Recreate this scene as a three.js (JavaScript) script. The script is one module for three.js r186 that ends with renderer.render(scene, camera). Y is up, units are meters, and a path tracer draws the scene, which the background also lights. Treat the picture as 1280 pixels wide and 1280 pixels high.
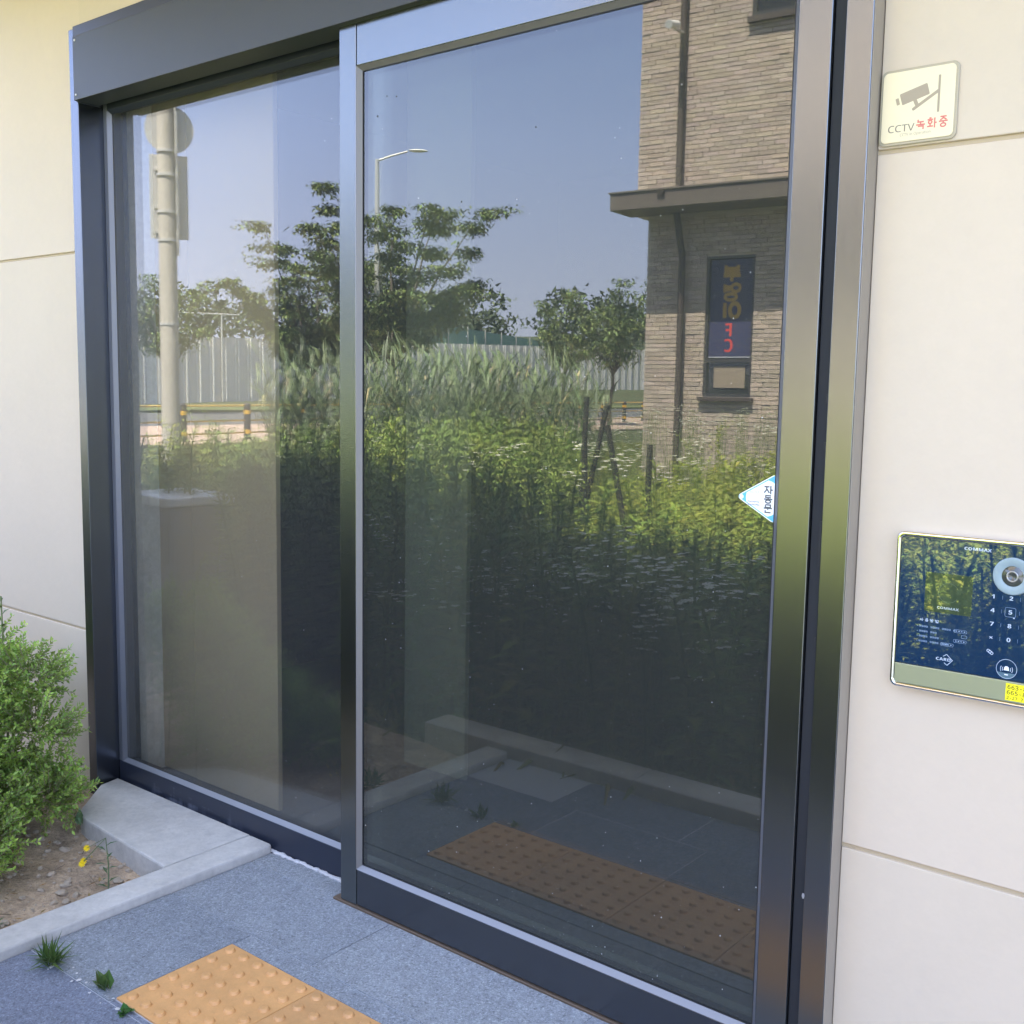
import * as THREE from 'three';
import { RoundedBoxGeometry } from 'three/addons/geometries/RoundedBoxGeometry.js';
import { mergeGeometries, mergeVertices, toCreasedNormals } from 'three/addons/utils/BufferGeometryUtils.js';

// ---------------------------------------------------------------- camera, sky, sun, exposure
const scene = new THREE.Scene();
const camera = new THREE.PerspectiveCamera(50.427, 1, 0.05, 900);
camera.position.set(0.709, 1.301, 1.829);
{
  const f = new THREE.Vector3(-0.624, -0.113, -0.773).normalize();
  const r = new THREE.Vector3(0.777, 0.016, -0.629);
  r.addScaledVector(f, -r.dot(f)).normalize();
  const u = new THREE.Vector3().crossVectors(r, f);
  camera.quaternion.setFromRotationMatrix(new THREE.Matrix4().makeBasis(r, u, f.clone().negate()));
}
const SUN = new THREE.Vector3(0.12, 2.15, -1).normalize();
{
  const W = 512, H = 256, d = new Float32Array(W * H * 4);
  const zen = [0.19, 0.232, 0.345], mid = [0.222, 0.308, 0.56], hor = [0.455, 0.465, 0.545], low = [0.16, 0.15, 0.11];
  for (let j = 0; j < H; j++) {
    const up = ((j + 0.5) / H - 0.5) * Math.PI, y = Math.sin(up);
    for (let i = 0; i < W; i++) {
      const a = ((i + 0.5) / W - 0.5) * 2 * Math.PI, c = Math.cos(up), dx = Math.cos(a) * c, dz = Math.sin(a) * c;
      const cs = dx * SUN.x + y * SUN.y + dz * SUN.z;
      const glow = 0.25 * Math.pow(Math.max(0, cs), 6) + 0.5 * Math.pow(Math.max(0, cs), 40);
      const o = (j * W + i) * 4;
      for (let k = 0; k < 3; k++) {
        let v;
        if (y < 0) v = hor[k] + (low[k] - hor[k]) * Math.min(1, -y * 12);
        else {
          const t = Math.pow(Math.min(1, y / 0.3), 0.75), t2 = Math.min(1, Math.max(0, (y - 0.22) / 0.78));
          v = hor[k] + (mid[k] - hor[k]) * t;
          v += (zen[k] - v) * Math.pow(t2, 0.6);
          v += glow * [1, 0.95, 0.85][k];
        }
        d[o + k] = v;
      }
      d[o + 3] = 1;
    }
  }
  const sky = new THREE.DataTexture(d, W, H, THREE.RGBAFormat, THREE.FloatType);
  sky.mapping = THREE.EquirectangularReflectionMapping;
  sky.magFilter = sky.minFilter = THREE.LinearFilter;
  sky.wrapS = THREE.RepeatWrapping;
  sky.needsUpdate = true;
  scene.background = sky; scene.environment = sky;
}
const sun = new THREE.DirectionalLight(new THREE.Color(1, 0.93, 0.8), 5);
sun.position.copy(SUN).multiplyScalar(120); sun.castShadow = true;
Object.assign(sun.shadow.camera, { left: -110, right: 110, top: 110, bottom: -110, near: 1, far: 320 });
sun.shadow.mapSize.set(4096, 4096);
scene.add(sun); scene.add(sun.target);
const renderer = new THREE.WebGLRenderer({ antialias: true });
renderer.setSize(1024, 1024);
renderer.toneMapping = THREE.LinearToneMapping;
renderer.toneMappingExposure = 8.6;
renderer.shadowMap.enabled = true;

// ---------------------------------------------------------------- helpers
let seed = 7;
function rnd() { seed = (seed + 0x6d2b79f5) | 0; let t = Math.imul(seed ^ (seed >>> 15), 1 | seed); t = (t + Math.imul(t ^ (t >>> 7), 61 | t)) ^ t; return ((t ^ (t >>> 14)) >>> 0) / 4294967296; }
const R = (a, b) => a + (b - a) * rnd();
const V = (x, y, z) => new THREE.Vector3(x, y, z);
const used = new Map();
function numbered(n) { const k = used.get(n) ?? 0; used.set(n, k + 1); return k ? n + '_' + String(k).padStart(3, '0') : n; }
function tag(o, label, category, group, kind) {
  if (label) o.userData.label = label;
  if (category) o.userData.category = category;
  if (group) o.userData.group = group;
  if (kind) o.userData.kind = kind;
  return o;
}
function thing(name, pos = [0, 0, 0], label, category, group, kind) {
  const g = new THREE.Group(); g.name = numbered(name); g.position.set(...pos); scene.add(g);
  return tag(g, label, category, group, kind);
}
function mesh(name, geo, mat, parent = scene) {
  const m = new THREE.Mesh(geo, mat); m.name = parent === scene ? numbered(name) : name;
  m.castShadow = m.receiveShadow = true; parent.add(m); return m;
}
// uv in metres by the dominant axis of each face
function uvm(g, s = 1) {
  if (g.index) g = g.toNonIndexed();
  const p = g.attributes.position, n = p.count, uv = new Float32Array(n * 2), a = V(), b = V(), c = V(), e = V(), f = V();
  for (let i = 0; i < n; i += 3) {
    a.fromBufferAttribute(p, i); b.fromBufferAttribute(p, i + 1); c.fromBufferAttribute(p, i + 2);
    e.subVectors(b, a); f.subVectors(c, a); e.cross(f);
    const x = Math.abs(e.x), y = Math.abs(e.y), z = Math.abs(e.z);
    [a, b, c].forEach((q, k) => {
      const w = (i + k) * 2;
      if (z >= x && z >= y) { uv[w] = q.x * s; uv[w + 1] = q.y * s; } else if (x >= y) { uv[w] = q.z * s; uv[w + 1] = q.y * s; } else { uv[w] = q.x * s; uv[w + 1] = q.z * s; }
    });
  }
  g.setAttribute('uv', new THREE.BufferAttribute(uv, 2));
  return g;
}
function box(x0, x1, y0, y1, z0, z1, r = 0) {
  const w = x1 - x0, h = y1 - y0, d = z1 - z0;
  const g = r ? new RoundedBoxGeometry(w, h, d, 1, Math.min(r, w / 2.1, h / 2.1, d / 2.1)) : new THREE.BoxGeometry(w, h, d);
  g.translate((x0 + x1) / 2, (y0 + y1) / 2, (z0 + z1) / 2);
  return uvm(g);
}
const strip = (g) => { g = g.index ? g.toNonIndexed() : g; for (const k of Object.keys(g.attributes)) if (!['position', 'normal', 'uv'].includes(k)) g.deleteAttribute(k); return g; };
const merge = (list) => mergeGeometries(list.map(strip));
function rod(a, b, r0, r1 = r0, n = 6) {
  const d = V().subVectors(b, a), l = d.length(), g = new THREE.CylinderGeometry(r1, r0, l, n, 1);
  g.translate(0, l / 2, 0); g.applyQuaternion(new THREE.Quaternion().setFromUnitVectors(V(0, 1, 0), d.normalize())); g.translate(a.x, a.y, a.z);
  return strip(g);
}
class Soup { // triangles collected by hand, flat uv
  constructor() { this.p = []; this.u = []; this.c = []; }
  tri(a, b, c, col) { for (const q of [a, b, c]) { this.p.push(q.x, q.y, q.z); this.u.push(q.x, q.y); if (col) this.c.push(...col); } }
  quad(a, b, c, d, col) { this.tri(a, b, c, col); this.tri(a, c, d, col); }
  geo() {
    const g = new THREE.BufferGeometry();
    g.setAttribute('position', new THREE.Float32BufferAttribute(this.p, 3)); g.setAttribute('uv', new THREE.Float32BufferAttribute(this.u, 2));
    if (this.c.length) g.setAttribute('color', new THREE.Float32BufferAttribute(this.c, 3));
    g.computeVertexNormals(); return g;
  }
}
// tileable value noise
function noiseGrid(n, s) { const g = new Float32Array(n * n); let k = s; for (let i = 0; i < n * n; i++) { k = (Math.imul(k, 1664525) + 1013904223) >>> 0; g[i] = k / 4294967296; } return g; }
function fbm(size, first, octs, s, gain = 0.5) {
  const out = new Float32Array(size * size); let amp = 1, tot = 0;
  for (let o = 0, n = first; o < octs && n <= size; o++, n *= 2, amp *= gain) {
    const g = noiseGrid(n, s + o * 977); tot += amp;
    for (let y = 0; y < size; y++) for (let x = 0; x < size; x++) {
      const fx = x / size * n, fy = y / size * n, x0 = fx | 0, y0 = fy | 0, x1 = (x0 + 1) % n, y1 = (y0 + 1) % n;
      let a = fx - x0, b = fy - y0; a = a * a * (3 - 2 * a); b = b * b * (3 - 2 * b);
      out[y * size + x] += amp * ((g[y0 * n + x0] * (1 - a) + g[y0 * n + x1] * a) * (1 - b) + (g[y1 * n + x0] * (1 - a) + g[y1 * n + x1] * a) * b);
    }
  }
  for (let i = 0; i < out.length; i++) out[i] /= tot;
  return out;
}
const enc = (v) => { v = Math.max(0, Math.min(1, v)); return Math.round(255 * (v <= 0.0031308 ? 12.92 * v : 1.055 * Math.pow(v, 1 / 2.4) - 0.055)); };
function tex(size, fn, srgb = true, rep = 1) { // fn(i, x, y) -> linear [r,g,b]
  const d = new Uint8Array(size * size * 4);
  for (let i = 0; i < size * size; i++) {
    const c = fn(i, i % size, (i / size) | 0);
    for (let k = 0; k < 3; k++) d[i * 4 + k] = srgb ? enc(c[k]) : Math.max(0, Math.min(255, Math.round(c[k] * 255)));
    d[i * 4 + 3] = 255;
  }
  const t = new THREE.DataTexture(d, size, size); t.colorSpace = srgb ? THREE.SRGBColorSpace : THREE.NoColorSpace;
  t.wrapS = t.wrapT = THREE.RepeatWrapping; t.magFilter = t.minFilter = THREE.LinearFilter; t.repeat.set(rep, rep); t.needsUpdate = true;
  return t;
}
const gray = (size, fn, rep) => tex(size, (i, x, y) => { const v = fn(i, x, y); return [v, v, v]; }, false, rep);
const std = (c, roughness = 0.7, o = {}) => new THREE.MeshStandardMaterial({ color: new THREE.Color().setRGB(...c), roughness, ...o });
const phys = (c, roughness = 0.7, o = {}) => new THREE.MeshPhysicalMaterial({ color: new THREE.Color().setRGB(...c), roughness, ...o });
function canvasTex(w, h, draw) {
  const c = document.createElement('canvas'); c.width = w; c.height = h; draw(c.getContext('2d'), w, h);
  const t = new THREE.CanvasTexture(c); t.colorSpace = THREE.SRGBColorSpace; t.magFilter = THREE.LinearFilter; return t;
}

// ---------------------------------------------------------------- materials
const M = {};
{
  const n1 = fbm(512, 4, 7, 11, 0.6), n2 = fbm(512, 64, 4, 23, 0.7), n3 = fbm(512, 2, 4, 37);
  M.stoneMap = tex(512, (i) => { const sp = n2[(i * 7) % 262144] > 0.86 && n1[(i * 3) % 262144] > 0.66 ? 0.88 : 1, v = sp * (0.9 + 0.1 * n3[i] + 0.06 * (n1[i] - 0.5) + 0.035 * (n2[i] - 0.5)); return [0.69 * v, 0.578 * v, 0.42 * v]; }, true, 0.8);
  M.stone = std([1, 1, 1], 0.62, { map: M.stoneMap, bumpMap: gray(512, (i) => 0.5 * n1[i] + 0.5 * n2[i], 0.8), bumpScale: 0.0008 });
  M.stone2 = M.stone.clone(); M.stone2.color.setRGB(0.97, 0.975, 0.97);
  M.sealant = std([0.5, 0.4, 0.25], 0.8);
  const g1 = fbm(512, 128, 3, 5, 0.9), g2 = fbm(512, 8, 6, 91, 0.65), g3 = fbm(512, 64, 3, 77, 0.8);
  M.graniteMap = tex(512, (i) => {
    const s = g1[i] * 0.6 + g3[i] * 0.4; let v = 0.265 + 0.34 * (s - 0.5) + 0.07 * (g2[i] - 0.5); if (g1[i] > 0.74) v += 0.16; if (g1[i] < 0.27) v -= 0.08; v = Math.max(0.04, v);
    return [v * 1.01, v * 1.07, v * 1.12];
  }, true, 2.3);
  M.graniteBump = gray(512, (i) => 0.5 * g1[i] + 0.5 * g3[i], 2.3);
  M.granite = std([1, 1, 1], 0.75, { map: M.graniteMap, bumpMap: M.graniteBump, bumpScale: 0.0025 });
  M.granite2 = M.granite.clone(); M.granite2.color.setRGB(0.9, 0.91, 0.93);
  M.granite3 = M.granite.clone(); M.granite3.color.setRGB(1.08, 1.07, 1.05);
  M.darkPaver = M.granite.clone(); M.darkPaver.color.setRGB(0.74, 0.76, 0.88);
  M.darkPaver2 = M.granite.clone(); M.darkPaver2.color.setRGB(0.69, 0.71, 0.83);
  M.concreteMap = tex(512, (i) => { const v = 0.47 + 0.22 * (g2[i] - 0.5) + 0.12 * (n2[i] - 0.5); return [v * 1.13, v * 1.06, v * 0.94]; }, true, 1.3);
  M.concrete = std([1, 1, 1], 0.85, { map: M.concreteMap, bumpMap: gray(512, (i) => g2[i] * 0.7 + n2[i] * 0.3, 1.3), bumpScale: 0.004 });
  M.mortar = std([0.62, 0.6, 0.58], 0.95, { bumpMap: M.graniteBump, bumpScale: 0.004 });
  M.grout = std([0.42, 0.43, 0.45], 0.95);
  M.soilMap = tex(512, (i) => { const v = 0.7 + 0.9 * (g2[i] - 0.5) + 0.5 * (g3[i] - 0.5); return [0.6 * v, 0.44 * v, 0.29 * v]; }, true, 2.2);
  M.soil = std([1, 1, 1], 0.95, { map: M.soilMap, bumpMap: gray(512, (i) => g2[i] * 0.6 + g3[i] * 0.4, 2.2), bumpScale: 0.012 });
  M.pebble = std([0.42, 0.34, 0.25], 0.9);
  M.groundMap = tex(512, (i) => { const v = 0.6 + 0.8 * g2[i]; return [0.06 * v + 0.05 * (n1[i] - 0.4), 0.075 * v, 0.03 * v]; }, true, 0.4);
  M.earth = std([1, 1, 1], 0.95, { map: M.groundMap });
  // hairline stainless and painted frames
  const st = fbm(512, 4, 5, 41, 0.6);
  const streak = (x, y) => { const a = noiseRow[x], b = st[x]; return a * 0.8 + b * 0.2; };
  const noiseRow = new Float32Array(512); { let k = 99; for (let i = 0; i < 512; i++) { k = (Math.imul(k, 1664525) + 1013904223) >>> 0; noiseRow[i] = k / 4294967296; } }
  const rgh = tex(512, (i, x, y) => { const v = 0.92 + 0.06 * streak(x, y) + 0.12 * (n3[i] - 0.5); return [v, v, v]; }, false, 1.5);
  M.steel = std([0.19, 0.2, 0.197], 0.26, { metalness: 0.97, roughnessMap: rgh });
  M.steelDark = std([0.15, 0.165, 0.19], 0.27, { metalness: 1 });
  M.steelRail = std([0.15, 0.155, 0.165], 0.26, { metalness: 1 });
  M.paint = phys([0.038, 0.043, 0.046], 0.45, { bumpMap: gray(512, (i) => n2[i], 6), bumpScale: 0.0002 });
  M.navy = phys([0.022, 0.027, 0.04], 0.35);
  M.black = std([0.012, 0.013, 0.014], 0.6);
  M.rubber = std([0.016, 0.018, 0.02], 0.75);
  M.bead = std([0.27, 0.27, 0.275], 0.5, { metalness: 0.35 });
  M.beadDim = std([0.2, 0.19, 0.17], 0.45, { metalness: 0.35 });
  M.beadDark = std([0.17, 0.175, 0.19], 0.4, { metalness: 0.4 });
  M.glass = phys([0.5, 0.525, 0.46], 0, { transmission: 0.952, thickness: 0, ior: 1.77 });
  M.glassFixed = phys([0.86, 0.87, 0.84], 0, { transmission: 0.98, thickness: 0, ior: 1.62 });
  M.inner = std([0.58, 0.53, 0.455], 0.8, { map: M.stoneMap });
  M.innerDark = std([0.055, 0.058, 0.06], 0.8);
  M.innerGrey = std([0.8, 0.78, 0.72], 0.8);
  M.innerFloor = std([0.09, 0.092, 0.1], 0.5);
  M.alu = std([0.6, 0.6, 0.6], 0.35, { metalness: 0.9 });
  M.tactile = phys([0.8, 0.415, 0.15], 0.5, { map: tex(512, (i) => { const v = 0.86 + 0.28 * (g2[i] - 0.5) + 0.12 * n2[i]; return [v, v, v]; }, true, 2), bumpMap: gray(512, (i) => n2[i], 3), bumpScale: 0.0006 });
  M.tactile2 = M.tactile.clone(); M.tactile2.color.setRGB(0.72, 0.38, 0.145);
  M.bark = std([0.1, 0.08, 0.06], 0.9, { bumpMap: gray(512, (i) => n1[i], 2), bumpScale: 0.02 });
  M.pole = std([0.58, 0.54, 0.48], 0.8, { map: tex(512, (i) => { const v = 0.85 + 0.3 * (n1[i] - 0.5); return [v, v, v]; }, true, 1) });
  M.galv = std([0.6, 0.59, 0.56], 0.45, { metalness: 0.3 });
  M.cab = std([0.3, 0.3, 0.3], 0.6);
  M.white = std([0.72, 0.72, 0.7], 0.5);
}

// ---------------------------------------------------------------- the building with the door
const bld = thing('building', [0, 0, 0], 'cream stone panelled building front that the dark sliding entrance is set in', 'building');
{
  const rows = [[-0.04, 0.496], [0.504, 1.696], [1.704, 2.896], [2.904, 4.096], [4.104, 5.7]];
  const cols = [[-7.3, -6.104], [-6.096, -4.904], [-4.896, -3.694], [-3.686, -2.486], [-2.478, -1.246], [-1.238, 0.008], [0.016, 1.196], [1.204, 2.396], [2.404, 3.596]];
  let k = 0;
  for (const [x0, x1] of cols) for (const [y0, y1] of rows) {
    let a = x0, b = x1, lo = y0, hi = y1;
    if (x0 > -2.48 && x1 < 0.01) { if (y1 < 2.3) continue; lo = Math.max(y0, 2.348); }
    if (x1 === -2.486 && y1 < 2.9) b = -2.47;
    if (x0 === 0.016) a = y1 < 2.9 ? 0.0022 : 0.016;
    if (x0 === -2.478 || x1 === 0.008) { if (lo === 2.348) { if (x0 === -2.478) a = -2.478; else b = -0.002; } }
    const p = mesh('stone_panel', box(a, b, lo, hi, -0.03, 0, 0.0022), k++ % 2 ? M.stone : M.stone2, bld);
    if (x1 === -2.486 && y1 < 2.9) p.position.z = -0.0006;
  }
  // sealant and load bearing wall behind the panels, around the opening
  mesh('joint_sealant', merge([box(-7.35, -2.44, -0.05, 5.72, -0.034, -0.0055), box(-0.02, 3.6, -0.05, 5.72, -0.034, -0.0055), box(-2.44, -0.02, 2.35, 5.72, -0.034, -0.0055)]), M.sealant, bld);
  mesh('wall_core', merge([box(-7.35, -2.46, -0.3, 5.75, -0.25, -0.035), box(-0.01, 3.6, -0.3, 5.75, -0.25, -0.035), box(-2.459, -0.011, 2.35, 5.75, -0.25, -0.035),
    box(-7.35, -7.1, -0.3, 5.75, -7, -0.251), box(3.35, 3.6, -0.3, 5.75, -7, -0.251), box(-7.09, 3.34, -0.3, 5.75, -7, -6.75)]), M.concrete, bld);
  mesh('roof', box(-7.4, 3.65, 5.752, 5.95, -7.05, 0.06, 0.01), M.concrete, bld);
  // entrance hall behind the glass
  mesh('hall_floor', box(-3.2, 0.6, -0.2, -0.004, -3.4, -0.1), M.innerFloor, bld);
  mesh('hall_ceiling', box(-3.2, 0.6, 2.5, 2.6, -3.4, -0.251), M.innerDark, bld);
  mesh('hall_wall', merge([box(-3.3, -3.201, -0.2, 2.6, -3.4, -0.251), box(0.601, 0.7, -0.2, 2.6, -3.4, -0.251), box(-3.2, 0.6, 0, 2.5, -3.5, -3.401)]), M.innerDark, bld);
  mesh('inner_wall_panel', box(-3.2, -2.277, 0, 2.5, -0.25, -0.2305, 0.002), M.inner, bld);
  mesh('inner_wall_panel', box(-2.273, -1.852, 0, 2.5, -0.245, -0.228, 0.002), M.inner, bld);
  mesh('inner_column', box(-1.88, -1.6, 0, 2.5, -0.82, -0.8, 0.002), M.innerGrey, bld);
}
const can = thing('entrance_canopy', [0, 0, 0], 'flat tan canopy slab on the stone wall above the sliding entrance', 'canopy');
mesh('soffit', box(-3.4, 1.1, 2.70, 2.72, 0.004, 0.98, 0.004), std([0.85, 0.62, 0.12], 0.6), can);
mesh('slab', box(-3.42, 1.12, 2.722, 2.9, 0.004, 1.0, 0.008), M.paint, can);

// ---------------------------------------------------------------- the door frame, fixed pane and sliding leaf
const frame = thing('door_frame', [0, 0, 0], 'dark metal frame with deep header around the sliding entrance', 'door frame');
mesh('jamb', box(-2.469, -2.425, -0.02, 2.342, -0.12, 0.04, 0.002), M.steelDark, frame);
mesh('jamb', box(-0.047, 0, -0.02, 2.342, -0.12, 0.04, 0.002), M.steel, frame);
mesh('side_trim', box(0.0002, 0.0014, 0, 2.34, -0.02, 0.0385), std([0.3, 0.26, 0.2], 0.6), frame);
mesh('rubber_seal', box(-0.069, -0.0475, 0, 2.3, -0.02, 0.031, 0.001), M.rubber, frame);
mesh('header_panel', box(-2.413, -0.001, 2.127, 2.309, -0.02, 0.06, 0.002), M.paint, frame);
mesh('header_cap', merge([box(-2.4245, -0.048, 2.3115, 2.342, -0.03, 0.052, 0.002), box(-2.4245, -2.414, 2.127, 2.311, -0.03, 0.046, 0.001)]), M.navy, frame);
mesh('header_underside', box(-2.4245, -0.048, 2.145, 2.3, -0.12, -0.021), M.paint, frame);
for (const [x, y] of [[-2.4, 2.297], [-1.2, 2.297], [-2.4, 2.142], [-0.4, 2.297]]) {
  const g = new THREE.SphereGeometry(0.004, 8, 5); g.scale(1, 1, 0.5); g.translate(x, y, 0.0602); mesh('screw', g, M.alu, frame);
}
for (const [y0, y1] of [[1.285, 1.3], [1.205, 1.217], [1.0, 1.08], [0.86, 0.875]]) mesh('latch_notch', box(-0.0512, -0.0472, y0, y1, 0.028, 0.0385, 0.001), M.black, frame);
{ // flecks of dried plaster and scratches on the frame
  const q = new THREE.IcosahedronGeometry(0.004, 0); q.scale(0.7, 1.5, 0.4); q.translate(-0.0475, 0.402, 0.0405); mesh('plaster_fleck', q, M.mortar, frame);
}
// sloped glazing bead with a profile from the frame edge (front) down to the glass
function bead(x0, x1, y0, y1, zf, zg, w, side) {
  const s = new Soup(), q = (a, b, c, d) => s.quad(a, b, c, d);
  if (side === 'bottom') { q(V(x0, y0, zf), V(x1, y0, zf), V(x1 - w, y0 + w, zg), V(x0 + w, y0 + w, zg)); q(V(x0 + w, y0 + w, zg), V(x1 - w, y0 + w, zg), V(x1 - w, y0, zg), V(x0 + w, y0, zg)); }
  if (side === 'top') q(V(x1, y1, zf), V(x0, y1, zf), V(x0 + w, y1 - w, zg), V(x1 - w, y1 - w, zg));
  if (side === 'left') q(V(x0, y1, zf), V(x0, y0, zf), V(x0 + w, y0 + w, zg), V(x0 + w, y1 - w, zg));
  if (side === 'right') q(V(x1, y0, zf), V(x1, y1, zf), V(x1 - w, y1 - w, zg), V(x1 - w, y0 + w, zg));
  return s.geo();
}
const fixed = thing('fixed_glass_panel', [0, 0, 0], 'fixed tinted glass panel with low navy bottom rail left of the sliding leaf', 'window');
{
  const navyRail = M.navy.clone();
  navyRail.color.setRGB(1, 1, 1);
  const n = fbm(256, 16, 4, 301, 0.6), d = new Uint8Array(256 * 64 * 4);
  for (let y = 0; y < 64; y++) for (let x = 0; x < 256; x++) {
    const u = x / 256, v = y / 64, a = n[(y * 2 % 256) * 256 + x], streak = n[40 * 256 + (x * 2) % 256];
    const zone = Math.max(0, 1 - Math.abs(u - 0.3) / 0.3);
    let k = Math.max(0, 0.8 * streak + 0.5 * a - 0.42 - v * 0.62) * zone * 0.5;
    k = Math.min(k, 0.16);
    const o = (y * 256 + x) * 4; d[o] = enc(0.022 + k); d[o + 1] = enc(0.027 + k * 1.05); d[o + 2] = enc(0.042 + k * 1.2); d[o + 3] = 255;
  }
  const t = new THREE.DataTexture(d, 256, 64); t.colorSpace = THREE.SRGBColorSpace; t.magFilter = THREE.LinearFilter; t.wrapS = t.wrapT = THREE.ClampToEdgeWrapping; t.needsUpdate = true;
  navyRail.map = t;
  const railGeo = new RoundedBoxGeometry(2.36, 0.083, 0.05, 1, 0.002); railGeo.translate(-1.244, 0.0385, -0.065);
  { const p = railGeo.attributes.position, uv = railGeo.attributes.uv; for (let i = 0; i < p.count; i++) uv.setXY(i, (p.getX(i) + 2.424) / 1.2, (p.getY(i) + 0.003) / 0.083); }
  mesh('bottom_rail', railGeo, navyRail, fixed);
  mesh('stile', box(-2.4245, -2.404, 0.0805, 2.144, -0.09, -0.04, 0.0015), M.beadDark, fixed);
  mesh('stile', box(-0.075, -0.048, 0.0805, 2.144, -0.09, -0.04, 0.0015), M.navy, fixed);
  mesh('top_rail', box(-2.4035, -0.0755, 2.118, 2.144, -0.09, -0.04, 0.0015), M.navy, fixed);
  const a = -2.404, b = -0.075;
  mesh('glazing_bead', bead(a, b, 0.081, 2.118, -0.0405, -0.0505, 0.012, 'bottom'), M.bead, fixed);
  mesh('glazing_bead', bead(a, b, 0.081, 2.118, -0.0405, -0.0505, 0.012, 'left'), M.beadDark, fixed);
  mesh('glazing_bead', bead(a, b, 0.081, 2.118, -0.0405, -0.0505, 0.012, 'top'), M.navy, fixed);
  mesh('glass_pane', box(-2.41, -0.07, 0.083, 2.125, -0.066, -0.052), M.glassFixed, fixed);
}
const leaf = thing('sliding_door', [0, 0, 0], 'tinted glass sliding door leaf in a brushed steel frame, closed', 'door');
{
  mesh('stile', box(-1.275, -1.2185, 0.004, 2.2, 0, 0.04, 0.0018), M.steel, leaf);
  mesh('stile', box(-0.1305, -0.07, 0.004, 2.2, 0, 0.04, 0.0018), M.steel, leaf);
  mesh('top_rail', box(-1.2165, -0.1315, 2.033, 2.2, 0, 0.0396, 0.0018), M.steel, leaf);
  mesh('bottom_rail', box(-1.2165, -0.1315, 0.006, 0.0985, 0, 0.0396, 0.0018), M.steelRail, leaf);
  const A = [-1.2185, -0.1305, 0.0985, 2.033, 0.0392, 0.028, 0.0105];
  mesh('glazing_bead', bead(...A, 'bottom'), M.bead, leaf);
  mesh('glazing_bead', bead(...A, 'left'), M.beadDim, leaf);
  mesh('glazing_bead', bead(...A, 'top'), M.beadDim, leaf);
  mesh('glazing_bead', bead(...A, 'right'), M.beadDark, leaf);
  const s = [];
  s.push(box(-1.2085, -0.1405, 0.1085, 0.1105, 0.0265, 0.0283), box(-1.2085, -0.1405, 2.0205, 2.0225, 0.0265, 0.0283), box(-1.2085, -1.2065, 0.1106, 2.0204, 0.0265, 0.0283), box(-0.1425, -0.1405, 0.1106, 2.0204, 0.0265, 0.0283));
  mesh('gasket', merge(s), M.black, leaf);
  mesh('glass_pane', box(-1.215, -0.133, 0.101, 2.03, 0.012, 0.026), M.glass, leaf);
  mesh('bottom_brush', box(-1.27, -0.072, -0.001, 0.0055, 0.008, 0.034), M.rubber, leaf);
}
{ // dust flecks, insect spots and dried drips stuck on the outer glass
  seed = 555; const s = new Soup(), d = new Soup();
  const fleck = (S, x, y, z, r) => { const n = 5, a0 = R(0, 6), pts = []; for (let i = 0; i < n; i++) { const a = a0 + i / n * 6.283; pts.push(V(x + Math.cos(a) * r * R(0.6, 1.2), y + Math.sin(a) * r * R(0.6, 1.2), z)); } for (let i = 1; i + 1 < n; i++) S.tri(pts[0], pts[i], pts[i + 1]); };
  for (let i = 0; i < 420; i++) fleck(s, R(-1.2, -0.145), 0.12 + 1.9 * Math.pow(rnd(), 1.8), 0.0264, 0.0004 + 0.0011 * Math.pow(rnd(), 5));
  for (const [x, y] of [[-1.13, 1.955], [-1.1, 1.95], [-1.16, 1.915], [-1.0, 1.86], [-0.62, 1.47], [-0.622, 1.455], [-0.7, 1.83], [-0.9, 1.7]]) fleck(d, x, y, 0.0265, R(0.0015, 0.003));
  mesh('dust_flecks', s.geo(), std([0.6, 0.6, 0.58], 0.9, { side: THREE.DoubleSide }), leaf).userData.kind = 'stuff';
  mesh('insect_spots', d.geo(), std([0.08, 0.075, 0.07], 0.9, { side: THREE.DoubleSide }), leaf).userData.kind = 'stuff';
  const f = new Soup(); for (let i = 0; i < 160; i++) fleck(f, R(-2.39, -1.3), 0.1 + 1.9 * Math.pow(rnd(), 1.6), -0.0517, 0.0004 + 0.0012 * Math.pow(rnd(), 5));
  mesh('dust_flecks', f.geo(), std([0.6, 0.6, 0.58], 0.9, { side: THREE.DoubleSide }), fixed).userData.kind = 'stuff';
}
const sill = thing('door_track', [0, 0, 0], 'thin brown metal floor track under the sliding door leaf', 'door track');
mesh('track', box(-1.3, -0.05, -0.02, 0.003, -0.01, 0.044, 0.001), std([0.22, 0.16, 0.11], 0.5, { metalness: 0.5 }), sill);

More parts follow.
